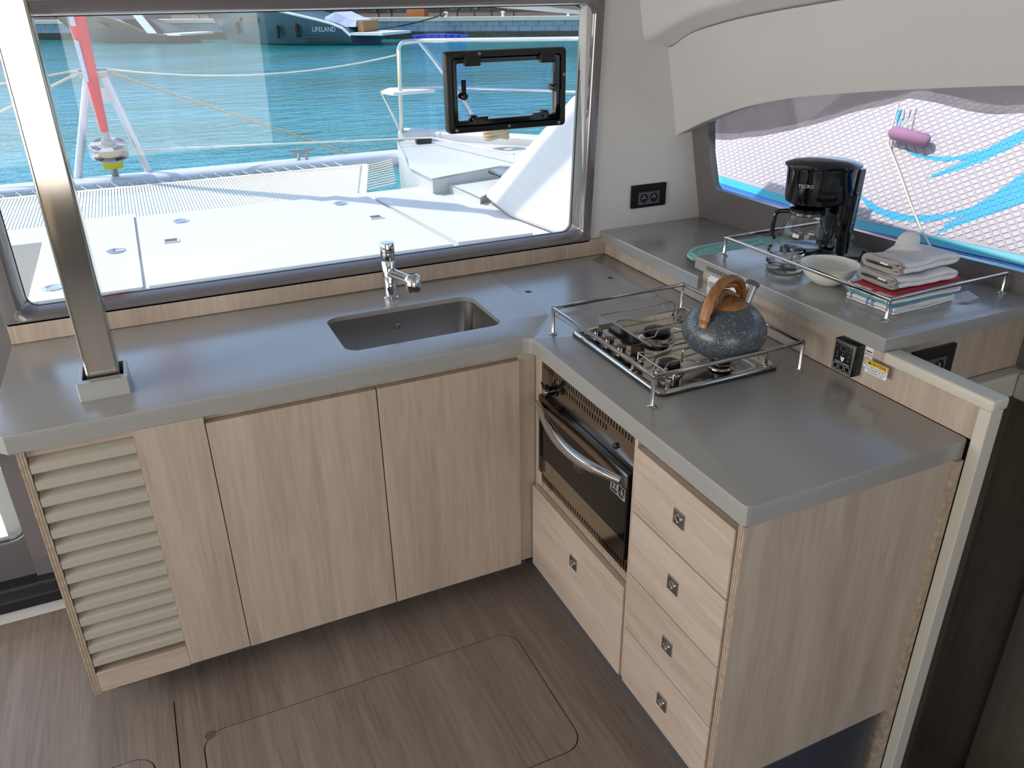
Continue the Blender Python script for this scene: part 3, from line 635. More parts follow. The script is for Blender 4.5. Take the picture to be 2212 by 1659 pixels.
for i in range(18):
    a = 2 * math.pi * i / 18; box(rg, 0.5935, 0.5938, -0.6355 + 0.0085 * math.cos(a) - 0.0008, -0.6355 + 0.0085 * math.cos(a) + 0.0008, 0.0645 + 0.0085 * math.sin(a) - 0.0008, 0.0645 + 0.0085 * math.sin(a) + 0.0008)
obj('stamp', rg, 'print_grey', s1)
rb = B(); box(rb, 0.5935, 0.5939, -0.6465, -0.6250, 0.0790, 0.0812)
for z in (0.0675, 0.0645, 0.0615): box(rb, 0.5935, 0.5939, -0.6395, -0.6315, z - 0.0005, z + 0.0005)
obj('red_lines', rb, 'sign_red', s1)
bl = B(); box(bl, 0.5935, 0.5939, -0.6455, -0.6265, 0.0875, 0.0905); box(bl, 0.5935, 0.5939, -0.6455, -0.6275, 0.0838, 0.0850); obj('title_marks', bl, 'print_black', s1)
s2 = thing('caution_sign', 'yellow and white caution sign about hot saucepans on the wood upstand', 'sign', (0.575, -0.683, 0.048))
obj('plate', box(B(), 0.5735, 0.5765, -0.7130, -0.6500, 0.0478, 0.0800), 'sign_white', s2)
obj('yellow_band', box(B(), 0.5730, 0.5736, -0.7130, -0.6500, 0.0685, 0.0800), 'sign_yellow', s2)
text('heading', 'CAUTION', 0.0098, (0.5727, -0.6860, 0.0741), (0, -1, 0), (0, 0, 1), 'print_black', s2)
wt_ = [Vector((0.5728, -0.6605 + p[0], 0.0740 + p[1])) for p in ((-0.0042, -0.0038), (0.0042, -0.0038), (0, 0.0042))]; obj('warning_triangle', prism(B(), wt_, (0.0003, 0, 0)), 'print_black', s2)
text('lettering', 'DO NOT PLACE HOT\nSAUCEPANS OR CUT\nON WORK TOPS', 0.0062, (0.5731, -0.6815, 0.0580), (0, -1, 0), (0, 0, 1), 'print_grey', s2)
# under the end of the higher shelf: wood panel, socket, ledge and the stairwell below
struct('wall_stair_head', box(B(), 0.6225, 1.20, -0.660, -0.645, -0.30, 0.1085), 'oak_vertical', 'wood panel under the end of the higher shelf')
socket('power_socket', 'black double socket under the end of the higher shelf', (0.785, -0.6605, 0.030), (1, 0, 0), (0, 0, 1), 0.150, 0.088, 2)
struct('trim_4', bbox(0.6225, 1.12, -0.700, -0.6605, -0.115, -0.045, 0.006), 'cap_cream', 'white ledge at the head of the stairwell')
struct('trim_5', bbox(1.085, 1.20, -2.2, -0.7005, -0.115, -0.045, 0.006), 'cap_cream', 'white ledge along the stairwell side')
struct('wall_stair_side', box(B(), 1.15, 1.20, -2.4, -0.66, -2.0, -0.116), 'shade_brown_wood', 'wood stairwell wall with its shade put into the colour')
struct('wall_stair_front', box(B(), 0.6225, 1.15, -0.670, -0.6605, -2.0, -0.116), 'shade_brown_wood')
struct('wall_side_lower', box(B(), 1.13, 1.21, -2.6, 0.66, -0.045, 0.15), 'gelcoat_grey')
struct('floor_stairwell', box(B(), 0.63, 1.2, -3.0, -0.6, -2.05, -2.0), 'shade_brown_wood')
struct('floor_stair_tread', box(B(), 0.045, 0.63, -4.4, -0.70, -1.42, -1.36), 'floor_wood', 'first wooden tread down the stairwell')
sdr = struct('door_2', bbox(1.128, 1.149, -1.35, -0.86, -1.95, -0.16, 0.003), 'shade_brown_wood', 'wood door down in the stairwell with shade put into the colour')
obj('door_handle', tube(B(), rounded([(1.127, -1.22, -0.42), (1.085, -1.22, -0.44), (1.085, -1.20, -0.62), (1.127, -1.19, -0.64)], 0.03), 0.009, 8), 'black_gloss', sdr, 50)

# ================================================================ chrome post at the end of the worktop
post = thing('mast_post', 'polished square steel post rising from the worktop beside the windscreen', 'post', (-1.09, 0.177, 0))
ps = plate(rrect(-1.1275, -1.0525, 0.140, 0.215, 0.007, 4), [], 0.004, 1.1)
obj('tube', ps, 'steel_mirror', post, 40)
cl = plate(rrect(-1.1505, -1.0365, 0.1125, 0.2295, 0.002, 1), [rrect(-1.137, -1.045, 0.131, 0.222, 0.001, 1)], 0.0003, 0.046)
obj('collar', bev_rim(cl, 0.046, 0.0015, 2), 'worktop', post)
obj('joint_filler', plate(rrect(-1.1368, -1.0452, 0.1312, 0.2218, 0.001, 1), [], 0.0005, 0.020), 'black_rubber', post)
# ================================================================ hob
HX0, HX1, HY0, HY1 = 0.108, 0.472, -0.480, -0.033
hob = thing('gas_hob', 'three-burner stainless steel gas hob with wire pan supports', 'hob', (0.29, -0.26, 0))
def hr(g, r, z): return [Vector((p[0], p[1], z)) for p in rrect(HX0 + g, HX1 - g, HY0 + g, HY1 - g, r, 5)]
obj('seal', loft(B(), [hr(0, 0.02, 0.0004), hr(-0.001, 0.021, 0.004), hr(0.001, 0.02, 0.008), hr(0.012, 0.015, 0.008)]), 'black_rubber', hob, 40)
ty = B(); loft(ty, [hr(0.0015, 0.02, 0.0075), hr(0.003, 0.02, 0.012), hr(0.007, 0.018, 0.0145), hr(0.012, 0.016, 0.0130), hr(0.020, 0.012, 0.0065), hr(0.026, 0.01, 0.0055)])
ty.faces.new([v for v in ty.verts if abs(v.co.z - 0.0055) < 1e-6]); obj('tray', ty, 'steel_mirror', hob, 40)
cp = obj('control_strip', bev(box(B(), 0.121, 0.166, -0.292, -0.062, 0.006, 0.0150), 0.001, 1), 'black_gloss', hob)
ov2 = [Vector((0.135 + 0.0055 * math.sin(a), -0.080 + 0.0105 * math.cos(a), 0.0152)) for a in [2 * math.pi * i / 24 for i in range(24)]]
obj('brand_oval', tube(B(), ov2, 0.0005, 4, closed=True), 'print_silver', cp)
text('brand_lettering', 'ENO', 0.0075, (0.135, -0.080, 0.0153), (0, -1, 0), (1, 0, 0), 'print_silver', cp)
for ky in (-0.122, -0.183, -0.244):
    k_ = B(); lathe(k_, [(0.0155, 0.015), (0.0150, 0.019), (0.0135, 0.021), (0.0135, 0.036), (0.012, 0.039), (0, 0.0395)], (0.1435, ky, 0), 24); box(k_, 0.1285, 0.1585, ky - 0.003, ky + 0.003, 0.020, 0.038)
    obj('knob', k_, 'black_gloss', hob, 40)
mk = B()
for ky in (-0.122, -0.183, -0.244):
    for dx, dy in ((-0.016, 0.016), (-0.016, -0.016), (0.0, 0.022)): lathe(mk, [(0.0016, 0.0151), (0, 0.0155)], (0.1435 + dx, ky + dy, 0), 8)
o = obj('dial_marks', mk, 'print_silver', cp); o['kind'] = 'stuff'
gd = B(); box(gd, 0.190, 0.192, -0.283, -0.050, 0.012, 0.052); box(gd, 0.150, 0.192, -0.2835, -0.2815, 0.012, 0.052); obj('knob_guard', gd, 'steel_panel', hob)
def burner(x, y, r):
    b = B(); lathe(b, [(r * 1.42, 0.0055), (r * 1.40, 0.008), (r * 1.22, 0.0145), (r * 1.12, 0.0155), (r * 1.08, 0.018), (0, 0.018)], (x, y, 0), 36); br = obj('burner', b, 'steel_panel', hob, 50)
    lathe_b = lathe(B(), [(r * 1.0, 0.0175), (r * 1.03, 0.024), (r * 0.9, 0.0255), (0, 0.0255)], (x, y, 0), 36); obj('flame_ring', lathe_b, 'enamel_black', br, 40)
    lathe_c = lathe(B(), [(r * 0.9, 0.0255), (r * 0.98, 0.0275), (r * 0.98, 0.0320), (r * 0.90, 0.0340), (0, 0.0345)], (x, y, 0), 36); obj('burner_cap', lathe_c, 'enamel_black', br, 40)
burner(0.300, -0.180, 0.037); burner(0.208, -0.372, 0.028); burner(0.345, -0.402, 0.026)
def rod(pts, r=0.0024): return obj('pan_support', tube(B(), rounded(pts, 0.008, 3), r, 7), 'steel_mirror', hob, 60)
zr = 0.0475
rod([(0.192, -0.051, 0.05), (0.446, -0.051, 0.05), (0.446, -0.051, 0.012)])
rod([(0.160, -0.458, 0.012), (0.160, -0.458, 0.045), (0.448, -0.458, 0.045), (0.448, -0.458, 0.012)])
def sup(y, bx, dy, x0, x1, legs=(0, 1)):
    p = [(bx - 0.055, y, zr), (bx - 0.022, y + dy, zr + 0.0005), (bx + 0.020, y + dy, zr + 0.0005), (bx + 0.045, y, zr)]
    a = [(x0, y, 0.012), (x0, y, zr)] if 0 in legs else [(x0, y, zr)]
    z_ = [(x1, y, zr), (x1, y, 0.012)] if 1 in legs else [(x1, y, zr)]
    rod(a + p + z_)
sup(-0.105, 0.300, -0.038, 0.210, 0.442); sup(-0.150, 0.300, -0.0, 0.20, 0.442, (1,)); sup(-0.250, 0.300, 0.036, 0.200, 0.442); sup(-0.2075, 0.300, 0.0, 0.20, 0.442, (1,))
sup(-0.318, 0.208, -0.028, 0.150, 0.442); sup(-0.430, 0.208, 0.026, 0.160, 0.442); sup(-0.352, 0.345, -0.016, 0.262, 0.442)
for x in (0.200, 0.4425): rod([(x, -0.100, zr), (x, -0.300, zr)])
for x in (0.150, 0.4425): rod([(x, -0.318, 0.0455), (x, -0.440, 0.0455)])
for x, y in ((0.452, -0.062), (0.452, -0.446), (0.146, -0.302), (0.150, -0.452)):
    b = B(); lathe(b, [(0.005, 0.005), (0.005, 0.020), (0.007, 0.022), (0.007, 0.027), (0, 0.028)], (x, y, 0), 14); obj('clamp_screw', b, 'chrome', hob, 40)

def fiddle(name, label, pts, posts, zt, zb, closed):
    t = thing(name, label, 'rail', (sum(p[0] for p in posts) / len(posts), sum(p[1] for p in posts) / len(posts), zb))
    P_ = [Vector((p[0], p[1], zt)) for p in pts]
    r = B()
    for a, b in zip(P_, P_[1:] + (P_[:1] if closed else [])):
        d = (b - a).normalized(); s = d.cross(Vector((0, 0, 1))) * 0.0045
        e = d * 0.0045
        loft(r, [[a - e + s - Vector((0, 0, .0045)), a - e - s - Vector((0, 0, .0045)), a - e - s + Vector((0, 0, .0045)), a - e + s + Vector((0, 0, .0045))], [b + e + s - Vector((0, 0, .0045)), b + e - s - Vector((0, 0, .0045)), b + e - s + Vector((0, 0, .0045)), b + e + s + Vector((0, 0, .0045))]], cap=True)
    bmesh.ops.remove_doubles(r, verts=r.verts[:], dist=1e-6)
    obj('top_bar', bev(r, 0.0018, 2), 'rail_steel', t, 40)
    for p in posts:
        b = lathe(B(), [(0, zb), (0.0115, zb), (0.0115, zb + 0.002), (0.009, zb + 0.004), (0.0058, zb + 0.0055), (0.0050, zb + 0.007), (0.0050, zt - 0.004)], (p[0], p[1], 0), 16)
        obj('leg', b, 'rail_steel', t, 40)
    return t
hc = [(0.0640, -0.0125), (0.0665, -0.5105), (0.5110, -0.5065), (0.5045, -0.0085)]
fiddle('hob_rail', 'square chrome pot rail on four legs around the gas hob', hc, hc, 0.0790, 0.0003, True)
sc_ = [(0.6565, 0.0040), (0.6640, -0.6070), (1.0850, -0.5990)]
fiddle('shelf_rail', 'chrome rail on three legs around the edge of the higher shelf', [(1.070, 0.008)] + sc_, sc_, 0.1995, 0.1453, False)

# ================================================================ kettle
KC = Vector((0.346, -0.402, 0.0505)); KU = Vector((math.cos(math.radians(16)), math.sin(math.radians(16)), 0)); KV = Vector((-KU.y, KU.x, 0))
def K(u, v, z): return KC + KU * u + KV * v + Vector((0, 0, z))
ket = thing('kettle', 'grey speckled whistling kettle with wood-look handle and lid on the gas hob', 'kettle', KC)
prof = [(0, 0.0), (0.066, 0.0), (0.072, 0.002), (0.088, 0.014), (0.098, 0.028), (0.1045, 0.046), (0.1040, 0.060), (0.099, 0.077), (0.090, 0.093), (0.077, 0.108), (0.062, 0.119), (0.052, 0.1235)]
obj('body', lathe(B(), prof, KC, 56), 'kettle_granite', ket, 60)
ldp = lathe(B(), [(0.051, 0.1225), (0.0515, 0.126), (0.045, 0.131), (0.032, 0.1365), (0.018, 0.139), (0, 0.1395)], KC, 48); obj('lid', ldp, 'kettle_wood', ket, 60)
# carved grip of the lid: a bridge over a dished hollow
gr = []
for i in range(13):
    t = i / 12; a = math.pi * t; gr.append(K(-0.040 + 0.08 * t, -0.006 + 0.022 * math.sin(a), 0.1335 + 0.0165 * math.sin(a)))
lid = [o for o in ket.children if o.name.startswith('lid')][0]
obj('lid_grip', tube(B(), gr, [0.004 + 0.005 * math.sin(math.pi * i / 12) for i in range(13)], 10), 'kettle_wood', lid, 60)
# handle: arch with a flat oval section
hk = [(-0.094, 0.086), (-0.091, 0.100), (-0.085, 0.120), (-0.076, 0.142), (-0.061, 0.164), (-0.042, 0.180), (-0.018, 0.189), (0.008, 0.189), (0.032, 0.181), (0.049, 0.166), (0.058, 0.146), (0.060, 0.128), (0.057, 0.112)]
hc_ = rounded([(a, 0, b_) for a, b_ in hk], 0.012, 3)
hb = B(); rings = []
for i, p in enumerate(hc_):
    t = i / (len(hc_) - 1); w_ = 0.0165 - 0.004 * t; th = 0.0080 + 0.0015 * math.sin(math.pi * t)
    if t < 0.05: w_ *= 0.8; th *= 0.6
    tg_ = (hc_[min(i + 1, len(hc_) - 1)] - hc_[max(i - 1, 0)]).normalized(); nrm = Vector((-tg_.z, 0, tg_.x))
    rings.append([K(p.x + nrm.x * th * math.cos(q_), w_ * math.sin(q_), p.z + nrm.z * th * math.cos(q_)) for q_ in [2 * math.pi * k / 14 for k in range(14)]])
loft(hb, rings, cap=True); handle = obj('handle', hb, 'kettle_wood', ket, 60)
tg = [K(a, 0, b_) for a, b_ in ((-0.020, 0.176), (-0.004, 0.172), (0.012, 0.171), (0.026, 0.166), (0.036, 0.156), (0.043, 0.144), (0.046, 0.134), (0.047, 0.126))]
obj('trigger', tube(B(), tg, [0.006, 0.007, 0.0075, 0.007, 0.006, 0.0055, 0.005, 0.004], 8), 'kettle_wood', handle, 60)
obj('rivet', lathe(B(), [(0.0042, 0), (0.0038, 0.001), (0, 0.0012)], K(-0.0855, -0.0165, 0.118), 12, mtx=Matrix.Rotation(math.radians(90), 3, 'X')), 'black_satin', handle)
sa = K(0.070, 0, 0.100); sb = K(0.101, 0, 0.150)
spt = obj('spout', tube(B(), [sa, sa.lerp(sb, 0.5), sb], [0.017, 0.0150, 0.0145], 20), 'chrome', ket, 40)
dsp = (sb - sa).normalized()
obj('spout_cap', tube(B(), [sb - dsp * 0.003, sb + dsp * 0.004, sb + dsp * 0.008, sb + dsp * 0.010], [0.0175, 0.0185, 0.016, 0.008], 20), 'cloth_brown', spt, 40)

# ================================================================ things on the higher shelf
ZS = 0.1453
UU = Vector((0.94, -0.34, 0)).normalized(); VV = Vector((-UU.y, UU.x, 0)); BCo = Vector((0.868, -0.132, ZS))
def cm(p): return BCo + UU * p[0] + VV * p[1] + Vector((0, 0, p[2]))
def ell(cu, a, b, z, n=36, sq=2.4):
    out = []
    for k in range(n):
        t = 2 * math.pi * k / n; c_, s_ = math.cos(t), math.sin(t)
        out.append(cm((cu + a * math.copysign(abs(c_) ** (2 / sq), c_), b * math.copysign(abs(s_) ** (2 / sq), s_), z)))
    return out
cof = thing('coffee_maker', 'black drip coffee maker with glass jug on the higher shelf', 'coffee maker', BCo)
obj('base', loft(B(), [ell(0, 0.092, 0.074, 0.0), ell(0, 0.095, 0.077, 0.006), ell(0, 0.094, 0.076, 0.026), ell(0, 0.090, 0.072, 0.033)], cap=True), 'black_gloss', cof, 40)
obj('hot_plate', lathe(B(), [(0.060, 0.033), (0.060, 0.036), (0.055, 0.037), (0, 0.037)], cm((-0.030, 0, 0)), 36), 'enamel_black', cof, 40)
obj('tower', loft(B(), [ell(0.062, 0.032, 0.070, 0.03, sq=3), ell(0.062, 0.030, 0.066, 0.10, sq=3), ell(0.064, 0.033, 0.068, 0.165, sq=3), ell(0.064, 0.035, 0.070, 0.20, sq=3)], cap=True), 'black_gloss', cof, 40)
obj('head', loft(B(), [ell(-0.008, 0.070, 0.058, 0.164), ell(-0.004, 0.088, 0.070, 0.172), ell(0, 0.096, 0.074, 0.186), ell(0, 0.098, 0.076, 0.26), ell(0, 0.1, 0.078, 0.272)], cap=True), 'black_gloss', cof, 40)
lidc = obj('lid', loft(B(), [ell(0, 0.1, 0.078, 0.2725), ell(0, 0.106, 0.083, 0.274), ell(0, 0.106, 0.083, 0.279), ell(0, 0.080, 0.062, 0.288), ell(0, 0.045, 0.035, 0.2925), ell(0, 0.01, 0.008, 0.294)], cap=True), 'black_gloss', cof, 40)
mat('tank_grey', '59646a', 0.12)
obj('water_tank', loft(B(), [[cm((u, v, z)) for u, v in ((u0, -0.050), (u1, -0.046), (u1, 0.046), (u0, 0.050))] for z, u0, u1 in ((0.045, 0.080, 0.0965), (0.16, 0.084, 0.1005), (0.268, 0.088, 0.1045))], cap=True), 'tank_grey', cof)
wm = B()
for k in range(6): box(wm, 0.0, 0.006 if k % 2 == 0 else 0.004, 0, 0.001, 0.115 + k * 0.022, 0.1165 + k * 0.022)
obj('gauge_marks', remap(wm, lambda c: cm((0.0865 + c.x, -0.0495 - c.y * 0.5 - 0.001, c.z))), 'print_silver', cof)
text('brand_lettering', 'TECRO', 0.013, cm((-0.072, -0.0625, 0.228)), UU * 0.86 - VV * 0.5, (0, 0, 1), 'print_silver', cof)
cpro = [(0, 0.0), (0.055, 0.0), (0.062, 0.004), (0.068, 0.020), (0.068, 0.034), (0.064, 0.058), (0.055, 0.084), (0.048, 0.100), (0.0485, 0.108)]
jc = cm((-0.030, 0, 0.0375))
jug = obj('jug', lathe(B(), cpro, jc, 40), 'carafe_glass', cof, 60)
obj('jug_lid', lathe(B(), [(0.0485, 0.108), (0.050, 0.110), (0.050, 0.116), (0.034, 0.121), (0, 0.122)], jc, 32), 'black_gloss', jug, 40)
jb = lathe(B(), [(0.0495, 0.097), (0.0515, 0.099), (0.0515, 0.106), (0.0495, 0.108)], jc, 32); obj('jug_band', jb, 'steel_panel', jug, 40)
hd_ = (-UU * 0.95 + VV * 0.30).normalized()
hpts = rounded([jc + hd_ * 0.050 + Vector((0, 0, 0.104)), jc + hd_ * 0.088 + Vector((0, 0, 0.102)), jc + hd_ * 0.090 + Vector((0, 0, 0.036)), jc + hd_ * 0.078 + Vector((0, 0, 0.020))], 0.02)
obj('jug_handle', tube(B(), hpts, 0.0065, 10), 'black_gloss', jug, 50)
sw_ = B()
for k in range(2): lathe(sw_, [(0.007, 0), (0.007, 0.002), (0, 0.003)], cm((0.085, -0.070, 0.055 + k * 0.024)), 14, mtx=Matrix.Rotation(math.radians(90), 3, 'X'))
obj('switch', sw_, 'print_grey', cof, 40)
cd = rounded([cm((0.085, -0.05, 0.012)), cm((0.125, -0.075, 0.016)), cm((0.122, -0.085, 0.05)), cm((0.108, -0.09, 0.012)), cm((0.092, -0.105, 0.006)), cm((0.075, -0.112, 0.010))], 0.03, 5)
obj('power_cord', tube(B(), cd, 0.0038, 8), 'black_satin', cof, 60)
pg = B(); box(pg, -0.018, 0.014, -0.011, 0.011, 0.0005, 0.020); bev(pg, 0.003, 2); remap(pg, lambda c: cm((0.062 + c.x, -0.116 + c.y, c.z)))
plug = obj('plug', pg, 'black_satin', cof, 40)
pn = B()
for dy in (-0.006, 0.006): tube(pn, [cm((0.044, -0.116 + dy, 0.010)), cm((0.026, -0.116 + dy, 0.010))], 0.002, 6)
obj('plug_pins', pn, 'rail_steel', plug)
# stacked glass ashtrays, bowl
def ashtray(z, label, rim):
    p = [(0, 0), (0.047, 0), (0.0505, 0.003), (0.0515, 0.010), (0.0525, 0.028), (0.0515, 0.031), (0.0465, 0.031), (0.0445, 0.026), (0.042, 0.009), (0.036, 0.007), (0, 0.007)]
    b = lathe(B(), p, (0, 0, 0), 40)
    for v in b.verts:   # cigarette rests pressed into the rim
        a = math.atan2(v.co.y, v.co.x)
        if v.co.z > 0.024:
            for q_ in (0.4, 2.5, 4.6):
                if abs((a - q_ + math.pi) % (2 * math.pi) - math.pi) < 0.16: v.co.z -= 0.006
    o = obj('glass_ashtray', b, 'glassware', smooth=50); o.location = (0.722, -0.184, z); tag(o, label, 'ashtray'); return o
ashtray(ZS + 0.0002, 'clear round glass ashtray, lower of two stacked in front of coffee maker', 0)
a2 = ashtray(ZS + 0.0316, 'clear round glass ashtray, upper of two stacked in front of coffee maker', 1); a2.rotation_euler.z = 0.7
bw = lathe(B(), [(0, 0.0), (0.034, 0.0), (0.037, 0.002), (0.050, 0.010), (0.065, 0.026), (0.0745, 0.043), (0.0785, 0.055), (0.0775, 0.0558), (0.0755, 0.0550), (0.071, 0.042), (0.061, 0.026), (0.046, 0.0125), (0.030, 0.006), (0, 0.005)], (0, 0, 0), 56)
bwl = obj('bowl', bw, 'ceramic', smooth=60); bwl.location = (0.746, -0.328, ZS + 0.0002); tag(bwl, 'plain white ceramic bowl on the higher shelf', 'bowl')

# folded tea towels
def towel(name, label, x0, x1, y0, y1, z0, h, layers, m, stripe=None, sm=None, rot=0.0, seed=1):
    rnd = random.Random(seed); b = B(); n = 14; th = h / layers
    cx, cy = (x0 + x1) / 2, (y0 + y1) / 2
    t = thing(name, label, 'tea towel', (cx, cy, z0), 'folded towels and mitts on the higher shelf')
    path = []
    for L in range(layers):
        zc = z0 + th * (L + 0.5); seg = [(x0 + rnd.uniform(0, 0.004) + (x1 - x0 - 0.006) * k / 8, zc + rnd.uniform(-0.0004, 0.0004)) for k in range(9)]
        if L % 2: seg = seg[::-1]
        path += seg
        if L < layers - 1:
            ex = seg[-1][0]; s = 1 if L % 2 == 0 else -1
            for q_ in (-60, 0, 60): path.append((ex + s * th * 0.5 * math.cos(math.radians(q_)), zc + th * 0.5 + th * 0.5 * math.sin(math.radians(q_))))
    rows = []
    for j in range(n + 1):
        y = y0 + (y1 - y0) * j / n; w_ = 0.0016 * math.sin(j * 1.7 + seed)
        rows.append([(x + w_, y + 0.002 * math.sin(i * 0.9 + seed), z) for i, (x, z) in enumerate(path)])
    hw = th * 0.43
    for lo, up in ((1, 0),):
        top, bot = [], []
        for r_ in rows:
            a_, c_ = [], []
            for i, p in enumerate(r_):
                q0 = r_[max(i - 1, 0)]; q1 = r_[min(i + 1, len(r_) - 1)]; tx_, tz_ = q1[0] - q0[0], q1[2] - q0[2]; l_ = math.hypot(tx_, tz_) or 1
                nx, nz = -tz_ / l_ * hw, tx_ / l_ * hw
                a_.append(Vector((p[0] + nx, p[1], p[2] + nz))); c_.append(Vector((p[0] - nx, p[1], p[2] - nz)))
            top.append(a_ + c_[::-1])
        loft(b, top, cap=True)
    rm = Matrix.Rotation(rot, 3, 'Z')
    def rt(c): v = rm @ Vector((c.x - cx, c.y - cy, 0)); return (cx + v.x, cy + v.y, c.z)
    obj('cloth', remap(b, rt), m, t, 50)
    if stripe:
        s_ = B()
        for k, (f0, f1) in enumerate(stripe):
            yy0 = y0 + (y1 - y0) * f0; yy1 = y0 + (y1 - y0) * f1
            box(s_, x0 - th * 0.55, x1 + 0.002, yy0, yy1, z0 + h - 0.001, z0 + h + 0.0008); box(s_, x0 - th * 0.62, x0 - th * 0.30, yy0, yy1, z0 + th * 0.6, z0 + h)
        obj('stripe', remap(s_, rt), sm, t)
    return t
z = ZS + 0.0004
YO = -0.012
towel('tea_towel', 'white tea towel with blue checks folded at the bottom of the towel stack', 0.705, 0.925, -0.574 + YO, -0.428 + YO, z, 0.018, 3, 'cloth_white', [(0.05, 0.08), (0.42, 0.48), (0.55, 0.58), (0.9, 0.92)], 'cloth_blue', 0.05, 1); z += 0.0190
towel('tea_towel', 'thin teal folded tea towel near the bottom of the towel stack', 0.703, 0.915, -0.568 + YO, -0.435 + YO, z, 0.008, 2, 'cloth_teal', None, None, 0.0, 2); z += 0.0085
towel('tea_towel', 'white tea towel with a red stripe folded in the middle of the towel stack', 0.702, 0.935, -0.572 + YO, -0.425 + YO, z, 0.016, 2, 'cloth_white', [(0.36, 0.44), (0.85, 0.9)], 'cloth_red', -0.02, 3); z += 0.0172
towel('tea_towel', 'red tea towel folded on top of the towels under the oven mitts', 0.712, 0.965, -0.560 + YO, -0.440 + YO, z, 0.006, 2, 'cloth_red', None, None, 0.06, 4); z += 0.0074
lb = B(); box(lb, 0.935, 0.985, -0.610, -0.575, 0, 0.0006); remap(lb, lambda c: (c.x, c.y, ZS + 0.012 + (c.y + 0.575) * 0.25 + 0.006 * math.sin((c.x - 0.93) * 40)))
tag(obj('care_label', lb, 'sign_white'), 'white care label hanging out of the towel stack', 'label')
# folded quilted oven mitts
def mitt(label, x0, x1, y0, y1, z0, h, thumb, rot, seed):
    cx, cy = (x0 + x1) / 2, (y0 + y1) / 2
    t = thing('oven_mitt', label, 'oven mitt', (cx, cy, z0), 'folded towels and mitts on the higher shelf')
    rm = Matrix.Rotation(rot, 3, 'Z'); hy = (y1 - y0) / 2; th = h * 0.44
    def section(f, grow_=0.0):
        """U-shaped fold in the y/z plane: two fat layers joined on the far side, curled lips on the near side"""
        key = [(-hy + 0.024, h * 0.40), (-hy + 0.012, h * 0.39), (-hy + 0.006, h * 0.30), (-hy + 0.013, h * 0.20), (-hy * 0.35, h * 0.20), (hy * 0.35, h * 0.21), (hy - h * 0.45, h * 0.24), (hy - h * 0.16, h * 0.5), (hy - h * 0.45, h * 0.78), (hy * 0.35, h * 0.80), (-hy * 0.35, h * 0.81), (-hy + 0.016, h * 0.82), (-hy + 0.006, h * 0.73), (-hy + 0.013, h * 0.62), (-hy + 0.026, h * 0.62)]
        path = []
        for i in range(len(key) - 1):
            p0, p1, p2, p3 = [Vector(key[max(0, min(len(key) - 1, i + d))]) for d in (-1, 0, 1, 2)]
            for q_ in range(4):
                t_ = q_ / 4; v = 0.5 * ((2 * p1) + (p2 - p0) * t_ + (2 * p0 - 5 * p1 + 4 * p2 - p3) * t_ ** 2 + (3 * p1 - p0 - 3 * p2 + p3) * t_ ** 3); path.append((v.x, v.y))
        path.append(key[-1])
        return path
    def ribbon(xa, xb, w, nx, m, name, parent, extra=0.0):
        rows = []
        for j in range(nx + 1):
            f = j / nx; x = xa + (xb - xa) * f; sec = section(f); sq = 1.0
            if name == 'cloth' and f > 0.86: sq = math.sqrt(max(0.03, 1 - ((f - 0.86) / 0.14) ** 2))
            up, dn = [], []
            for i, p in enumerate(sec):
                q0 = sec[max(i - 1, 0)]; q1 = sec[min(i + 1, len(sec) - 1)]; ty_, tz_ = q1[0] - q0[0], q1[1] - q0[1]; l_ = math.hypot(ty_, tz_) or 1
                hw = w * th * 0.36 * (1 + 0.12 * math.sin(f * 26 + i * 0.4 + seed))
                ny, nz = -tz_ / l_ * hw, ty_ / l_ * hw
                wob = 0.004 * math.sin(f * 9 + seed)
                cy_, cz_ = p[0] * (0.92 + 0.08 * sq), h * 0.5 + (p[1] - h * 0.5) * sq
                v1 = rm @ Vector((x - cx, cy_ + ny * sq, 0)); v2 = rm @ Vector((x - cx, cy_ - ny * sq, 0))
                up.append(Vector((cx + v1.x, cy + v1.y, z0 + wob * (p[1] / h) + cz_ + nz * sq + extra))); dn.append(Vector((cx + v2.x, cy + v2.y, z0 + wob * (p[1] / h) + cz_ - nz * sq + extra)))
            rows.append(up + dn[::-1])
        b = loft(B(), rows); n_ = len(rows[0]); hn = n_ // 2
        vv = list(b.verts)
        for off_ in (0, len(rows) - 1):       # close the two ends strip by strip along the fold
            for k_ in range(hn - 1): b.faces.new((vv[off_ * n_ + k_], vv[off_ * n_ + k_ + 1], vv[off_ * n_ + n_ - 2 - k_], vv[off_ * n_ + n_ - 1 - k_]))
        return obj(name, b, m, parent, 60)
    c_ = ribbon(x0 + 0.008, x1, 0.90, 26, 'cloth_white', 'cloth', t)
    ribbon(x0, x0 + 0.016, 1.02, 3, 'cloth_binding', 'binding', t)
    lb_ = B(); box(lb_, x0 - 0.002, x0 + 0.001, cy - hy * 0.45, cy - hy * 0.05, z0 + h * 0.60, z0 + h * 0.72); obj('loop_tag', lb_, 'sign_white', t)
    if thumb:
        rows = []
        base = Vector((cx - 0.005, cy + hy * 0.35, z0 + h * 0.78)); tip = Vector((cx + 0.045, cy + hy * 0.95, z0 + h + 0.034)); d_ = (tip - base)
        side = Vector((0.86, -0.5, 0)).normalized(); nrm = d_.normalized().cross(side).normalized()
        for j in range(15):
            f = j / 14; p = base + d_ * f; wd = 0.034 - 0.008 * f; tk = 0.016
            if f > 0.6: k_ = math.sqrt(max(0.02, 1 - ((f - 0.6) / 0.4) ** 2)); wd *= k_; tk *= k_
            if f < 0.3: wd += 0.022 * (1 - f / 0.3)
            rows.append([p + side * wd * math.cos(q_) + nrm * tk * math.sin(q_) for q_ in [2 * math.pi * k / 18 for k in range(18)]])
        obj('thumb', loft(B(), rows, cap=True), 'cloth_white', t, 60)
    return t
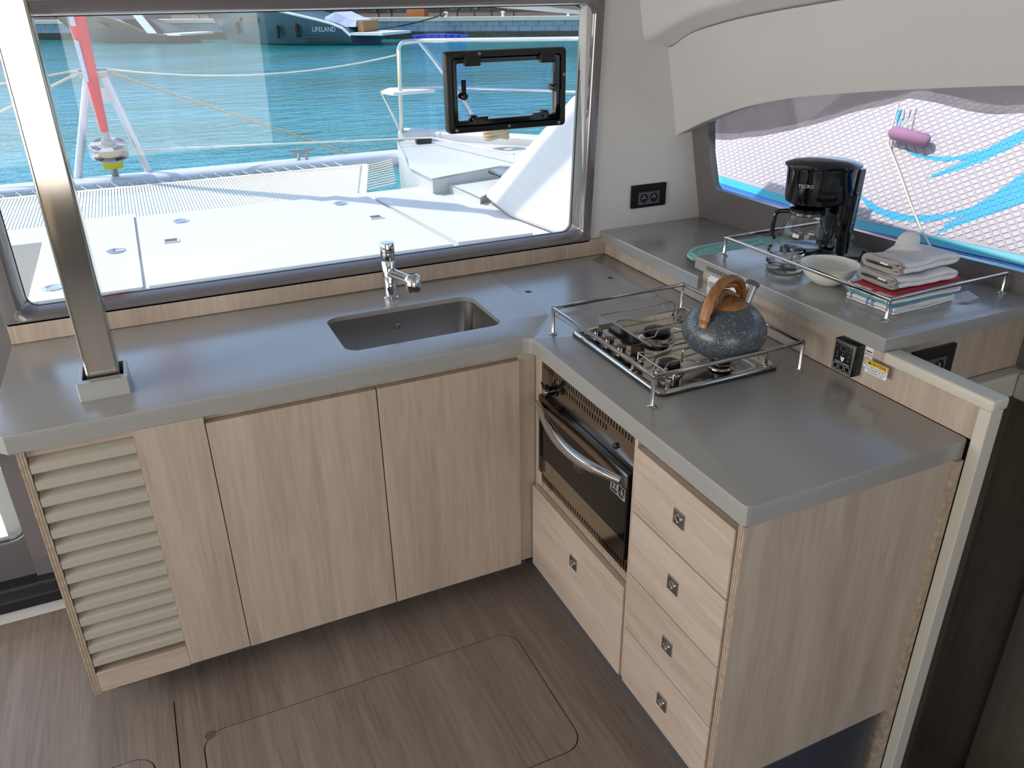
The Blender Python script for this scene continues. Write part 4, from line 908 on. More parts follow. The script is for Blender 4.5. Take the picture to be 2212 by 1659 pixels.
mitt('white quilted oven mitt folded flat on the tea towels, under the other mitt', 0.722, 0.945, -0.572, -0.447, z, 0.030, False, -0.03, 1); z += 0.0322
mitt('white quilted oven mitt with thumb sticking up, on top of the towel stack', 0.735, 0.965, -0.557, -0.437, z, 0.034, True, 0.04, 2)

# teal silicone mitt and brown cloth on the lower shelf
ol = [(1484, 548), (1488, 540), (1500, 533), (1530, 526), (1570, 520), (1620, 514), (1660, 510), (1700, 508), (1720, 520), (1700, 540), (1600, 552), (1530, 558), (1494, 557)]
pts = [QZ(a, b_, 0.120) for a, b_ in ol]
for p in pts: p.y = max(p.y, 0.0410)          # it stops against the edge of the higher shelf
_q = []
for p in pts:
    if not _q or (p - _q[-1]).length > 0.004: _q.append(p)
pts = _q
pb = plate([(p.x, p.y) for p in pts], [], 0.112, 0.120)
tm = thing('silicone_mitt', 'flat teal silicone oven mitt lying on the lower shelf', 'oven mitt', (pts[0].x, pts[0].y, 0.112))
obj('shell', bev_rim(pb, 0.120, 0.003, 2), 'silicone_teal', tm, 40)
ins = [QZ(a, b_, 0.1212) for a, b_ in ((1494, 546), (1505, 538), (1540, 530), (1590, 523), (1640, 519), (1650, 525), (1590, 540), (1530, 550), (1502, 552))]
obj('raised_rim', tube(B(), ins, 0.0015, 6, closed=True), 'silicone_teal', tm)
rb_ = B()
for k in range(9):
    f = k / 9; a = ins[1].lerp(ins[4], f); b_ = ins[8].lerp(ins[6], f); tube(rb_, [a, b_], 0.0009, 5)
obj('grip_ribs', rb_, 'silicone_teal', tm)
br = [QZ(1486, 552, 0.097), QZ(1500, 557, 0.097), QZ(1530, 562, 0.097), QZ(1570, 566, 0.097)]
tag(obj('rolled_cloth', tube(B(), [br[0], br[1], br[2]] + [br[2] + (br[2] - br[1]) * 1.2], [0.0105, 0.0115, 0.0115, 0.011], 14), 'cloth_brown', smooth=60), 'rolled brown cloth under the teal silicone mitt', 'cloth')
# ================================================================ outside: foredeck, harbour, paddle board
mat('deck_white', 'c9c8c5', 0.5, bump=0.05, bscale=300)
mat('deck_cream', 'c9c2b2', 0.6)
mat('alu', 'd0d3d8', 0.35, 0.35)
mat('stainless_out', 'd2d0ca', 0.14, 1.0)
mat('rope_white', 'd8d2c2', 0.9)
mat('rope_tan', 'b9a583', 0.9)
mat('sail_red', 'd8263a', 0.8, bump=0.3, bscale=30)
mat('sail_patch', 'b9bfd6', 0.8)
mat('stitch', 'e9b9b4', 0.9)
mat('drum_dark', '34374c', 0.4); mat('drum_light', 'a5a1a3', 0.4); mat('drum_yellow', 'c4c42a', 0.4)
mat('net_white', 'e0dcd2', 0.9)
mat('hull_black', '14161c', 0.25); mat('hull_teal', '34555f', 0.3); mat('boat_white', 'e4e2de', 0.4); mat('boat_navy', '1d2740', 0.3); mat('teak', 'a4784f', 0.6)
mat('quay_block', '8c9aa6', 0.85, vary=0.12, vscale=1.5); mat('quay_weed', '3a3d30', 0.9, vary=0.5, vscale=6); mat('quay_cap', 'cfc4b0', 0.8)
mat('kiosk_orange', 'c06a2c', 0.6); mat('float_blue', '1f36b4', 0.5); mat('shrub_green', '5d6b3c', 0.9, vary=0.5, vscale=3); mat('trunk_brown', '46372a', 0.9); mat('far_wall', '4a403c', 0.9, vary=0.4, vscale=0.6)
mat('pad_white', 'a9a2a9', 0.6); mat('pad_diamond', 'bdb4b9', 0.55); mat('board_teal', '1fa9bd', 0.4); mat('board_blue', '2a6fd0', 0.4); mat('swoosh_blue', '189cc4', 0.55)
mat('handle_mauve', '9d7391', 0.8)
def water():
    m = mat('sea_water', '0f6470', 0.07, spec=0.5); nt = m.node_tree; b = nt.nodes['Principled BSDF']; N = nt.nodes.new; L = nt.links.new
    geo = N('ShaderNodeNewGeometry'); mp = N('ShaderNodeMapping'); mp.inputs['Scale'].default_value = (0.55, 1.0, 1.0); L(geo.outputs['Position'], mp.inputs[0])
    n1 = N('ShaderNodeTexNoise'); n1.inputs['Scale'].default_value = 1.6; n1.inputs['Detail'].default_value = 5; n1.inputs['Roughness'].default_value = 0.62; L(mp.outputs[0], n1.inputs[0])
    n2 = N('ShaderNodeTexNoise'); n2.inputs['Scale'].default_value = 0.18; n2.inputs['Detail'].default_value = 2; L(mp.outputs[0], n2.inputs[0])
    r = N('ShaderNodeValToRGB'); r.color_ramp.elements[0].position = 0.4; r.color_ramp.elements[1].position = 0.62
    r.color_ramp.elements[0].color = lin('1b8896'); r.color_ramp.elements[1].color = lin('10706a'); L(n2.outputs['Fac'], r.inputs[0]); L(r.outputs[0], b.inputs['Base Color'])
    bp = N('ShaderNodeBump'); bp.inputs['Strength'].default_value = 0.55; bp.inputs['Distance'].default_value = 0.16; L(n1.outputs['Fac'], bp.inputs['Height']); L(bp.outputs[0], b.inputs['Normal'])
water()
def shade_mat():
    m = mat('mesh_shade', 'a08c85', 0.8); nt = m.node_tree; b = nt.nodes['Principled BSDF']; o = nt.nodes['Material Output']
    t = nt.nodes.new('ShaderNodeBsdfTransparent'); tl = nt.nodes.new('ShaderNodeBsdfTranslucent'); tl.inputs[0].default_value = lin('d2bbb2')
    m1 = nt.nodes.new('ShaderNodeMixShader'); m1.inputs[0].default_value = 0.6; m2 = nt.nodes.new('ShaderNodeMixShader'); m2.inputs[0].default_value = 0.2
    nt.links.new(b.outputs[0], m1.inputs[1]); nt.links.new(tl.outputs[0], m1.inputs[2]); nt.links.new(m1.outputs[0], m2.inputs[1]); nt.links.new(t.outputs[0], m2.inputs[2]); nt.links.new(m2.outputs[0], o.inputs[0])
shade_mat()
ZD, ZW = -0.40, -2.13
sea = plate([(-150, -60), (150, -60), (150, 160), (-150, 160)], [], ZW - 0.3, ZW)
tag(obj('sea', sea, 'sea_water'), 'rippled teal harbour water', 'water', kind='stuff')
# deck moulding, forward cockpit recess, cabin top eave
dk = plate([(-1.52, 0.69), (1.6, 0.69), (1.6, 3.2), (1.05, 3.9), (-4.2, 3.95), (-4.2, 3.52), (-1.52, 3.52)], [], ZD - 0.55, ZD - 0.02)
struct('floor_foredeck', bev_rim(dk, ZD - 0.02, 0.015, 2), 'deck_white', 'white foredeck moulding')
struct('floor_forward_cockpit', box(B(), -4.2, -1.5, 0.69, 3.55, -1.0, -0.86), 'deck_cream', 'cream floor of the forward cockpit')
va, vb = QY(1060, 15, 1.25), QY(1250, 31, 1.25)
vd = (vb - va) / (vb.x - va.x)
vl, vr = va + vd * (-3.0 - va.x) * 1.0, va + vd * (0.92 - va.x)
vl.z = min(vl.z, 1.02)
ve = B(); prism(ve, [Vector((-4.2, 1.25, 1.0)), Vector((-0.6, 1.25, 1.0)), va + vd * 0.0, vr, Vector((vr.x, 1.25, 1.18)), Vector((-4.2, 1.25, 1.18))], (0, -0.57, 0.0)); struct('roof_eave', ve, 'deck_white', 'white coachroof eave over the windscreen')
struct('wall_cabin_front', box(B(), -1.335, 1.20, 0.682, 0.70, -0.9, 0.03), 'deck_white')
def lid_(x0, x1, y0, y1, label, x1b=None, x0b=None):
    b = plate([(x0 if x0b is None else x0b, y0), (x1 if x1b is None else x1b, y0), (x1, y1), (x0, y1)], [], ZD - 0.0195, ZD); return tag(obj('deck_locker_lid', bev_rim(b, ZD, 0.008, 2), 'deck_white'), label, 'locker lid')
lid_(-0.985, 0.512, 2.29, 3.685, 'wide white deck locker lid in the middle of the foredeck', 0.622)
lid_(-1.505, -1.018, 2.29, 3.90, 'narrow white deck locker lid beside the forward cockpit')
lid_(0.540, 0.93, 2.29, 3.60, 'white deck locker lid against the side coaming', 1.12, 0.65)
def round_latch(x, y, label):
    b = lathe(B(), [(0, 0), (0.055, 0), (0.052, 0.005), (0.036, 0.006), (0.030, 0.002), (0, 0.001)], (0, 0, 0), 28); o = obj('deck_latch', b, 'stainless_out', smooth=40); o.location = (x, y, ZD + 0.0003); tag(o, label, 'latch', 'round latches on the deck lockers')
round_latch(-0.743, 3.5575, 'round steel latch on the wide locker lid near its front left corner'); round_latch(0.279, 3.550, 'round steel latch on the wide locker lid near its front right corner')
round_latch(-1.125, 3.015, 'round steel latch in the middle of the narrow locker lid'); round_latch(-1.412, 2.467, 'round steel latch by the cockpit edge of the narrow locker lid')
def sq_latch(x, y, label):
    t = thing('deck_pull', label, 'latch', (x, y, ZD), 'square pulls on the deck lockers')
    obj('bezel', plate(rrect(x - 0.045, x + 0.045, y - 0.045, y + 0.045, 0.006, 2), [rrect(x - 0.034, x + 0.034, y - 0.034, y + 0.034, 0.003, 2)], ZD + 0.0003, ZD + 0.006), 'deck_white', t)
    obj('flap', box(B(), x - 0.033, x + 0.033, y - 0.033, y + 0.033, ZD + 0.0003, ZD + 0.003), 'led_grey', t)
sq_latch(-0.828, 3.093, 'square grey pull on the wide locker lid, beside its cockpit end'); sq_latch(0.391, 3.070, 'square grey pull on the wide locker lid, beside the side coaming')
# starboard hull deck, step and coaming
def poly(pxs, z): return [QZ(a, b, z) for a, b in pxs]
hp_ = poly([(858, 308), (875, 342), (888, 361), (934, 384), (1081, 364)], -0.30) + [Vector((2.9, 2.6, -0.30)), Vector((2.9, 3.6, -0.30)), Vector((2.15, 4.60, -0.30)), Vector((1.45, 5.42, -0.30))]
hl_ = plate([(p.x, p.y) for p in hp_], [], -1.6, -0.30); struct('hull_deck', bev_rim(hl_, -0.30, 0.02, 3), 'deck_white', 'white side-hull deck beyond the trampoline', smooth=40)
sp_ = poly([(934, 386), (1085, 364), (1130, 380), (1037, 424)], -0.365); sb_ = plate([(p.x, p.y) for p in sp_] , [], -0.9, -0.365); struct('hull_step', bev_rim(sb_, -0.365, 0.015, 2), 'deck_white', 'white moulded step beside the coaming', smooth=40)
win3 = tag(obj('deck_hatch_glass', remap(bbox(-0.25, 0.25, -0.2, 0.2, 0, 0.03, 0.01), lambda c: (1.62 + c.x, 3.35 + c.y, -0.30 + c.z)), 'black_gloss'), 'dark glass deck hatch on the side hull behind the coaming', 'hatch')
gw = [Vector((p.x, p.y, -0.30)) for p in (Vector((1.30, 5.40, 0)), Vector((1.62, 5.10, 0)), Vector((2.05, 4.60, 0)), Vector((2.9, 3.55, 0)))]
gb = B(); loft(gb, [[p + Vector((-0.05, -0.06, -0.02)), p + Vector((-0.045, -0.055, 0.07)), p + Vector((0.045, 0.055, 0.08)), p + Vector((0.06, 0.07, -0.02))] for p in gw], cap=True); struct('gunwale', bev(gb, 0.012, 2), 'deck_white', 'white raised gunwale along the side hull', smooth=40)
bm_ = B()
for p in ([QZ(1037, 424, -0.38), QZ(1094, 471, -0.42), QZ(1178, 499, -0.42), QX(1240, 195, 1.5), Vector((1.62, 2.0, 0.46)), Vector((1.30, 1.75, -0.42)), Vector((2.5, 2.9, -0.42)), Vector((2.5, 1.75, 0.46)), Vector((1.70, 1.75, 0.46)), Vector((2.5, 1.75, -0.42))]): bm_.verts.new(p)
bmesh.ops.convex_hull(bm_, input=bm_.verts[:]); bmesh.ops.dissolve_limit(bm_, angle_limit=0.03, verts=bm_.verts[:], edges=bm_.edges[:])
struct('coaming', bev(bm_, 0.05, 4, 12), 'deck_white', 'smooth white side coaming of the coachroof', smooth=60)
# crossbeam with striker, sail furler
cb = B(); prism(cb, [Vector((-4.2, 5.20 + p[0], -0.53 + p[1])) for p in rrect(0, 0.25, 0, 0.13, 0.05, 4)], (5.45, 0, 0)); 
tag(obj('crossbeam', cb, 'alu', smooth=40), 'silver aluminium crossbeam in front of the trampoline', 'beam')
tg_ = lambda a, b_, v: QY(a, b_, v)
af = thing('striker_frame', 'silver A-shaped striker frame standing on the crossbeam', 'frame', (-1.1, 5.41, -0.4))
obj('leg', tube(B(), [(-1.375, 5.41, -0.402), tg_(189, 166, 5.41)], 0.030, 14), 'alu', af, 60); obj('leg', tube(B(), [(-0.850, 5.41, -0.402), tg_(225, 166, 5.41)], 0.030, 14), 'alu', af, 60)
a_, b_ = tg_(172, 168, 5.41), tg_(230, 149, 5.41); obj('head_bracket', bbox(a_.x, b_.x, 5.37, 5.45, a_.z, b_.z - 0.02, 0.006), 'steel_brushed', af)
obj('head_pin', tube(B(), [(a_.x - 0.02, 5.41, b_.z), (b_.x + 0.02, 5.41, b_.z)], 0.012, 8), 'stainless_out', af)
c_, d_ = tg_(186, 222, 5.41), tg_(232, 190, 5.41); obj('gusset', box(B(), c_.x, d_.x + 0.02, 5.405, 5.415, c_.z, d_.z), 'alu', af)
SB = Vector((-1.100, 5.34, -0.40)); SD = Vector((-0.004, -0.27, 1.0)).normalized()
def S(z): return SB + SD * (z / SD.z)
fu = thing('furled_headsail', 'red furled headsail rising from a drum on the crossbeam', 'sail', SB)
rows = []; nst = 90
for i in range(nst + 1):
    f = i / nst; zz = 0.36 + 7.0 * f; p = S(zz); r_ = 0.030 + 0.065 * min(1, f * 3.2) + 0.012 * f; side = Vector((1, 0, 0)); fw = SD.cross(side)
    rr = []
    for k in range(16):
        q_ = 2 * math.pi * k / 16; spiral = (q_ + zz * 2.6) % (2 * math.pi); rk = r_ * (0.86 + 0.22 * spiral / (2 * math.pi)); rr.append(p + side * rk * math.cos(q_) + fw * rk * math.sin(q_))
    rows.append(rr)
obj('sail_roll', loft(B(), rows, cap=True), 'sail_red', fu, 30)
sps = []
for i in range(60):
    zz = 0.36 + 0.045 * i; p = S(zz); f = (zz - 0.33) / 7.0; r_ = 0.030 + 0.065 * min(1, f * 3.2) + 0.014; q_ = 3.3 + 0.5 * math.sin(zz * 2.4); sps.append(p + Vector((r_ * math.cos(q_), 0, 0)) + SD.cross(Vector((1, 0, 0))) * r_ * math.sin(q_))
obj('stitching', tube(B(), sps, 0.003, 4), 'stitch', fu)
for z0, z1, o_ in ((0.74, 1.02, 3.75), (1.12, 1.55, 3.9)):
    rws = []
    for i in range(7):
        zz = z0 + (z1 - z0) * i / 6; p = S(zz); f = (zz - 0.33) / 7.0; r_ = 0.030 + 0.065 * min(1, f * 3.2) + 0.022; side = Vector((1, 0, 0)); fw = SD.cross(side)
        rws.append([p + side * r_ * math.cos(o_ + d) + fw * r_ * math.sin(o_ + d) for d in (0.0, 0.25, 0.5)] + [p + side * (r_ - .01) * math.cos(o_ + d) + fw * (r_ - .01) * math.sin(o_ + d) for d in (0.5, 0.25, 0.0)])
    obj('window_patch', loft(B(), rws, cap=True), 'sail_patch', fu)
mS = SD.to_track_quat('Z', 'Y').to_matrix()
obj('foil', tube(B(), [S(0.29), S(0.40)], 0.026, 12), 'drum_light', fu, 40)
obj('drum', lathe(B(), [(0, 0.165), (0.13, 0.165), (0.135, 0.170), (0.13, 0.177), (0.06, 0.183), (0.06, 0.243), (0.13, 0.249), (0.14, 0.255), (0.135, 0.263), (0.05, 0.270), (0.045, 0.30), (0, 0.30)], SB, 32, mtx=mS), 'drum_light', fu, 30)
for k in range(4):
    w_ = B(); 
    for zz in (0.264, 0.178):
        a0 = k * math.pi / 2 + 0.3; pts_ = [SB + mS @ Vector((r_ * math.cos(a0 + a), r_ * math.sin(a0 + a), zz)) for r_, a in ((0.06, 0), (0.128, 0), (0.13, 0.35), (0.128, 0.7), (0.06, 0.7))]; prism(w_, pts_, mS @ Vector((0, 0, 0.003)))
    obj('drum_vane', w_, 'drum_dark', fu)
obj('drum_rope', lathe(B(), [(0.06, 0.184), (0.085, 0.187), (0.085, 0.239), (0.06, 0.242)], SB, 24, mtx=mS), 'rope_tan', fu, 40)
yb = B(); box(yb, -0.075, 0.075, -0.05, 0.05, 0.075, 0.158); bev(yb, 0.015, 2); remap(yb, lambda c: SB + mS @ Vector(c)); obj('swivel_block', yb, 'drum_yellow', fu, 40)
obj('tack_fitting', tube(B(), [SB, S(0.085)], 0.028, 10), 'steel_brushed', fu, 40)
# trampoline and its lacing
ZT_ = -0.44
tr_ = thing('trampoline', 'white woven trampoline net between deck and crossbeam', 'trampoline', (-1.5, 4.5, ZT_))
nb = B(); x = -4.1
while x < 0.80: box(nb, x, x + 0.0150, 3.96 if x < 0.5 else 4.0 + (x - 0.51) / 0.29, 5.02, ZT_ - 0.002, ZT_ + 0.002); x += 0.021
for y in np.arange(4.0, 5.0, 0.05): box(nb, -4.1, 0.53 + (y - 4.0) * 0.29, y, y + 0.004, ZT_ - 0.004, ZT_ - 0.002)
net = obj('webbing', nb, 'net_white', tr_); net['kind'] = 'stuff'
eb = B(); box(eb, -4.1, 0.87, 5.015, 5.065, ZT_ - 0.004, ZT_ + 0.004); prism(eb, [Vector((0.515, 3.96, ZT_ - 0.004)), Vector((0.57, 3.96, ZT_ - 0.004)), Vector((0.88, 5.02, ZT_ - 0.004)), Vector((0.825, 5.02, ZT_ - 0.004))], (0, 0, 0.008)); obj('edge_band', eb, 'net_white', tr_)
lz = [Vector((-4.0 + 0.055 * k, 5.055 if k % 2 else 5.19, ZT_ + (0.0 if k % 2 else 0.015))) for k in range(86)]; obj('front_lacing', tube(B(), lz, 0.0055, 5), 'rope_white', tr_)
for k in range(11):
    y = 4.05 + k * 0.092; obj('side_lacing', tube(B(), [(0.55 + (y - 4.0) * 0.29, y, ZT_), (0.83 + (y - 4.05) * 0.27, y + 0.01, -0.41)], 0.006, 5), 'rope_white', tr_)
def rope(name, label, pts, r, m='rope_white', sag=0.0):
    P_ = []
    for a, b_ in zip(pts, pts[1:]):
        for i in range(12):
            f = i / 12; v = Vector(a).lerp(Vector(b_), f); v.z -= sag * 4 * f * (1 - f); P_.append(v)
    P_.append(Vector(pts[-1])); return tag(obj(name, tube(B(), P_, r, 6), m, smooth=60), label, 'rope')
pl_top = QY(861, 118, 5.30)
rope('lifeline', 'slack wire lifeline from the striker frame to the pulpit', [b_, pl_top], 0.006, 'rope_white', 0.10)
rope('stay_wire', 'taut steel wire from the striker head down to the crossbeam end', [Vector((b_.x, 5.41, b_.z - 0.02)), QZ(752, 331, -0.40)], 0.009, 'rope_tan')
rope('furling_line', 'white furling line from the drum to the side hull', [SB + mS @ Vector((0.085, 0, 0.205)), Vector((1.42, 4.9, -0.24)), QZ(1110, 333, -0.22)], 0.007, 'rope_white')
rope('stay_wire', 'taut steel wire from the striker head to the far crossbeam end', [Vector((a_.x, 5.41, b_.z - 0.02)), QY(0, 243, 5.41), QY(-220, 340, 5.41)], 0.010, 'rope_white')
rope('lifeline', 'slack wire lifeline from the striker frame toward the forward cockpit side', [Vector((a_.x, 5.41, b_.z)), QY(0, 182, 5.41), QY(-200, 205, 5.41)], 0.007, 'rope_white')
ct = thing('mooring_cleat', 'grey mooring cleat on top of the crossbeam', 'cleat', QZ(655, 345, -0.40)); cc = QZ(655, 345, -0.40); cc.y = 5.33
obj('horn', tube(B(), [cc + Vector((-0.11, 0, 0.075)), cc + Vector((-0.04, 0, 0.065)), cc + Vector((0.04, 0, 0.065)), cc + Vector((0.11, 0, 0.075))], [0.008, 0.014, 0.014, 0.008], 10), 'steel_brushed', ct, 60)
for s in (-0.035, 0.035): obj('foot', tube(B(), [cc + Vector((s, 0, 0)), cc + Vector((s * 0.8, 0, 0.06))], 0.014, 10), 'steel_brushed', ct, 60)
# pulpit with seat
pu = thing('pulpit', 'stainless steel bow pulpit with a small seat on the side hull', 'pulpit', (1.35, 5.3, -0.25))
def PY(a, b_, y=5.30): return QY(a, b_, y)
obj('front_hoop', tube(B(), rounded([PY(868, 287), PY(861, 105), PY(868, 92), PY(905, 88), QY(1245, 84, 4.2), QY(1400, 84, 3.6)], 0.08, 5), 0.019, 10), 'stainless_out', pu, 60)
obj('brace', tube(B(), rounded([PY(905, 90), QY(985, 190, 5.0), QY(1022, 250, 4.95), QY(1025, 295, 4.9)], 0.2, 4), 0.019, 10), 'stainless_out', pu, 60)
seat = bev(prism(B(), [PY(822, 196, 5.42), PY(840, 189, 5.6), PY(940, 187, 5.6), PY(940, 192, 5.3), PY(850, 200, 5.2)], (0, 0, -0.03)), 0.008, 2); obj('seat', seat, 'boat_white', pu)
obj('seat_rail', tube(B(), [PY(822, 196, 5.42), PY(866, 287, 5.35)], 0.016, 10), 'stainless_out', pu, 60)
obj('mid_rail', tube(B(), [PY(862, 190), PY(935, 189), QY(1245, 199, 4.2)], 0.012, 8), 'stainless_out', pu, 60)
rc = QZ(1072, 300, -0.22); cr = B()
for k in range(5): tube(cr, [rc + Vector((0.10 * math.cos(a), 0.09 * math.sin(a) * 0.8, 0.018 + 0.024 * k + 0.01 * math.sin(3 * a + k))) for a in [2 * math.pi * i / 20 for i in range(20)]], 0.016, 7, closed=True)
tag(obj('rope_coil', cr, 'rope_tan', smooth=60), 'coil of thick tan mooring rope on the gunwale', 'rope')
fb = QZ(915, 305, -0.28); tag(obj('deck_block', bev(box(B(), fb.x - 0.07, fb.x + 0.07, fb.y - 0.03, fb.y + 0.03, -0.30, -0.25), 0.012, 2), 'black_satin', smooth=40), 'small black turning block for the furling line on the side hull', 'block')
# ---------------------------------------------------------------- quay
q0 = QZ(100, 86, ZW); q1 = QZ(1245, 83, ZW); dq = (q1 - q0).normalized(); nq = Vector((dq.y, -dq.x, 0)); nq = nq if nq.y < 0 else -nq
def QU(s, o, z): return q1 + dq * s + nq * o + Vector((0, 0, z))
qy = thing('quay', 'long stone quay with pale coping and block face', 'quay', q1)
def qbox(bm, s0, s1, o0, o1, z0, z1): 
    return remap(box(bm, s0, s1, o0, o1, z0, z1), lambda c: QU(c.x, c.y, c.z))
qb_ = qbox(B(), -90, 40, -40, -0.06, -1.0, 1.20); obj('core', qb_, 'far_wall', qy)
obj('weed_band', qbox(B(), -90, 40, -0.08, 0.10, -1.0, 0.49), 'quay_weed', qy)
obj('coping', qbox(B(), -90, 40, -0.9, 0.18, 1.20, 1.46), 'quay_cap', qy)
obj('pavement', qbox(B(), -90, 40, -40, -0.9, 1.20, 1.44), 'far_wall', qy)
bk = None
for row in range(2):
    for k in range(72):
        s0 = -56 + k * 0.96 + (0.48 if row else 0)
        if bk is None: bk = obj('block', remap(box(B(), 0, 0.93, -0.06, 0.02, 0, 0.335), lambda c: QU(c.x, c.y, c.z)), 'quay_block', qy); bk.location = dq * s0 + Vector((0, 0, 0.50))
        else: o = bk.copy(); C.objects.link(o); o.location = dq * s0 + Vector((0, 0, 0.50 + row * 0.35))
for k, s in enumerate((-5.5, -9.8, 0.5 - 1.2)):
    b = lathe(B(), [(0, 0), (0.12, 0), (0.10, 0.05), (0.09, 0.22), (0.16, 0.26), (0.16, 0.32), (0, 0.36)], (0, 0, 0), 16); o = obj('bollard', b, 'boat_white', smooth=40); o.location = QU(s, -0.6, 1.4605); tag(o, ('small white bollard on the quay above the blue floating dock', 'small white bollard on the quay holding the dark mooring line', 'small white bollard on the quay beyond the blue floating dock')[k], 'bollard', 'bollards on the quay')
fw_ = qbox(B(), -90, 40, -16, -15, 1.445, 9); tag(obj('waterfront_building', fw_, 'far_wall'), 'dark waterfront building behind the quay', 'building')
def at_quay(px, off):  # a spot on the pavement behind a given picture column
    r = ray(px, 30); p = QU(0, -off, 1.4405); n = nq; t = (n.dot(p) - n.dot(CAM)) / n.dot(r); v = CAM + r * t; v.z = p.z; return v
ki = at_quay(902, 2.0); kk = thing('kiosk', 'orange wooden kiosk on the quay', 'kiosk', ki)
def kbx(s0, s1, o0, o1, z0, z1): return remap(box(B(), s0, s1, o0, o1, z0, z1), lambda c: ki + dq * c.x + nq * c.y + Vector((0, 0, c.z)))
obj('body', kbx(-0.7, 0.7, -0.5, 0.5, 0, 0.7), 'kiosk_orange', kk); obj('side_post', kbx(-0.7, -0.5, -0.5, 0.5, 0.7, 1.35), 'kiosk_orange', kk); obj('side_post', kbx(0.5, 0.7, -0.5, 0.5, 0.7, 1.35), 'kiosk_orange', kk); obj('top', kbx(-0.8, 0.8, -0.6, 0.6, 1.35, 1.5), 'kiosk_orange', kk); obj('counter_back', kbx(-0.5, 0.5, -0.5, -0.45, 0.7, 1.35), 'far_wall', kk)
def shrub(px, off, h, w, label):
    p = at_quay(px, off); t = thing('shrub', label, 'shrub', p, 'shrubs along the quay'); rnd = random.Random(px); b = B()
    for k in range(130):
        a = rnd.uniform(0, 6.28); zz = rnd.uniform(0.25, 1.0); r_ = w * (0.4 + 0.6 * math.sin(math.pi * min(1, zz * 0.9))) * rnd.uniform(0.3, 1); c_ = p + Vector((r_ * math.cos(a), r_ * math.sin(a), h * zz)); s = rnd.uniform(0.10, 0.2)
        d1 = Vector((rnd.uniform(-1, 1), rnd.uniform(-1, 1), rnd.uniform(-1, 1))).normalized(); d2 = d1.orthogonal().normalized()
        b.faces.new([b.verts.new(c_ + d1 * s), b.verts.new(c_ + d2 * s * 0.6), b.verts.new(c_ - d1 * s), b.verts.new(c_ - d2 * s * 0.6)])
    fo = obj('foliage', b, 'shrub_green', t); obj('stem', tube(B(), [p, p + Vector((0, 0, h * 0.6))], 0.06, 6), 'trunk_brown', t)
for px, h, w, lb_ in ((818, 1.3, 0.28, 'leafy shrub on the quay above the stern of the teal yacht'), (846, 1.5, 0.30, 'leafy shrub on the quay just before the orange kiosk'), (952, 1.6, 0.5, 'leafy shrub on the quay just beyond the orange kiosk'), (988, 1.7, 0.55, 'leafy shrub on the quay, second beyond the orange kiosk'), (1025, 1.7, 0.55, 'leafy shrub on the quay, third beyond the orange kiosk'), (1062, 1.5, 0.5, 'leafy shrub on the quay, fourth beyond the orange kiosk'), (1110, 1.4, 0.5, 'leafy shrub on the quay farthest beyond the orange kiosk'), (430, 1.2, 0.5, 'leafy shrub on the quay between the two yachts'), (452, 1.1, 0.5, 'leafy shrub on the quay by the bow of the teal yacht')): shrub(px, 2.2, h, w, lb_)
# ---------------------------------------------------------------- yachts
def yacht(name, label, bw, stn, hb, sheer, rake, mh, mt):
    ax = (stn - bw); Ln = ax.length; ax.normalize(); lat = Vector((-ax.y, ax.x, 0)); lat = lat if lat.y < 0 else -lat   # lat points toward us
    t = thing(name, label, 'yacht', bw + ax * Ln * 0.5)
    rows = []; us = [0, 0.03, 0.08, 0.15, 0.25, 0.35, 0.45, 0.55, 0.65, 0.72, 0.80, 0.88, 0.95, 1.0]
    def hbm(u): return hb * (1 - (1 - min(1, u / 0.55)) ** 2.2) * (1 - 0.12 * max(0, u - 0.6) / 0.4) + 0.03
    def sh(u): return float(np.interp(u, [s[0] for s in sheer], [s[1] for s in sheer]))
    for u in us:
        h = sh(u); b = hbm(u); fwd = rake * max(0, 1 - u / 0.25)
        def pt(w, z): return bw + ax * (Ln * u - fwd * max(0, z) / 2.0) + lat * w + Vector((0, 0, z))
        rows.append([pt(b * 0.55, -0.4), pt(b * 0.86, 0.08), pt(b * 0.97, h * 0.45), pt(b, h), pt(b - 0.12, h + 0.01), pt(-(b - 0.12), h + 0.01), pt(-b, h), pt(-b * 0.97, h * 0.45), pt(-b * 0.86, 0.08), pt(-b * 0.55, -0.4)])
    obj('hull', loft(B(), rows, cap=True), mh, t, 35)
    pr_ = []
    for u in us: pr_.append(bw + ax * (Ln * u - rake * max(0, 1 - u / 0.25) * sh(u) / 2) + lat * (hbm(u) - 0.02) + Vector((0, 0, sh(u) + 0.05)))
    obj('toe_rail', tube(B(), pr_, 0.09, 6), mt, t)
    return t, (lambda u, w, z: bw + ax * Ln * u + lat * w + Vector((0, 0, z))), hbm, sh, ax, lat
ya, fa_, ha_, sa_, axa, lata = yacht('motor_yacht', 'black motor yacht moored stern-to beyond the red sail', QZ(186, 89, ZW), QZ(402, 92, ZW), 2.0, [(0, 1.75), (0.3, 1.85), (0.5, 1.7), (0.7, 1.15), (0.85, 0.62), (1, 0.5)], 3.2, 'hull_black', 'hull_black')
cbx = B(); loft(cbx, [[fa_(u, 1.3 * s, 1.6) for s in (1, -1)] + [fa_(u, -1.0 * s, h) for s in (1, -1)] for u, h in ((0.28, 1.75), (0.40, 2.3), (0.60, 2.75), (0.78, 2.6))], cap=True); obj('cabin', cbx, 'boat_navy', ya)
obj('side_window', prism(B(), [fa_(u, 2.14, z) for u, z in ((0.26, 1.35), (0.42, 1.42), (0.50, 1.1), (0.30, 1.0))], lata * -0.02), 'black_gloss', ya)
obj('stern_bulwark', prism(B(), [fa_(u, 1.95, z) for u, z in ((0.74, 1.9), (0.82, 1.9), (0.93, 0.7), (0.85, 0.7))], lata * -0.1), 'boat_white', ya)
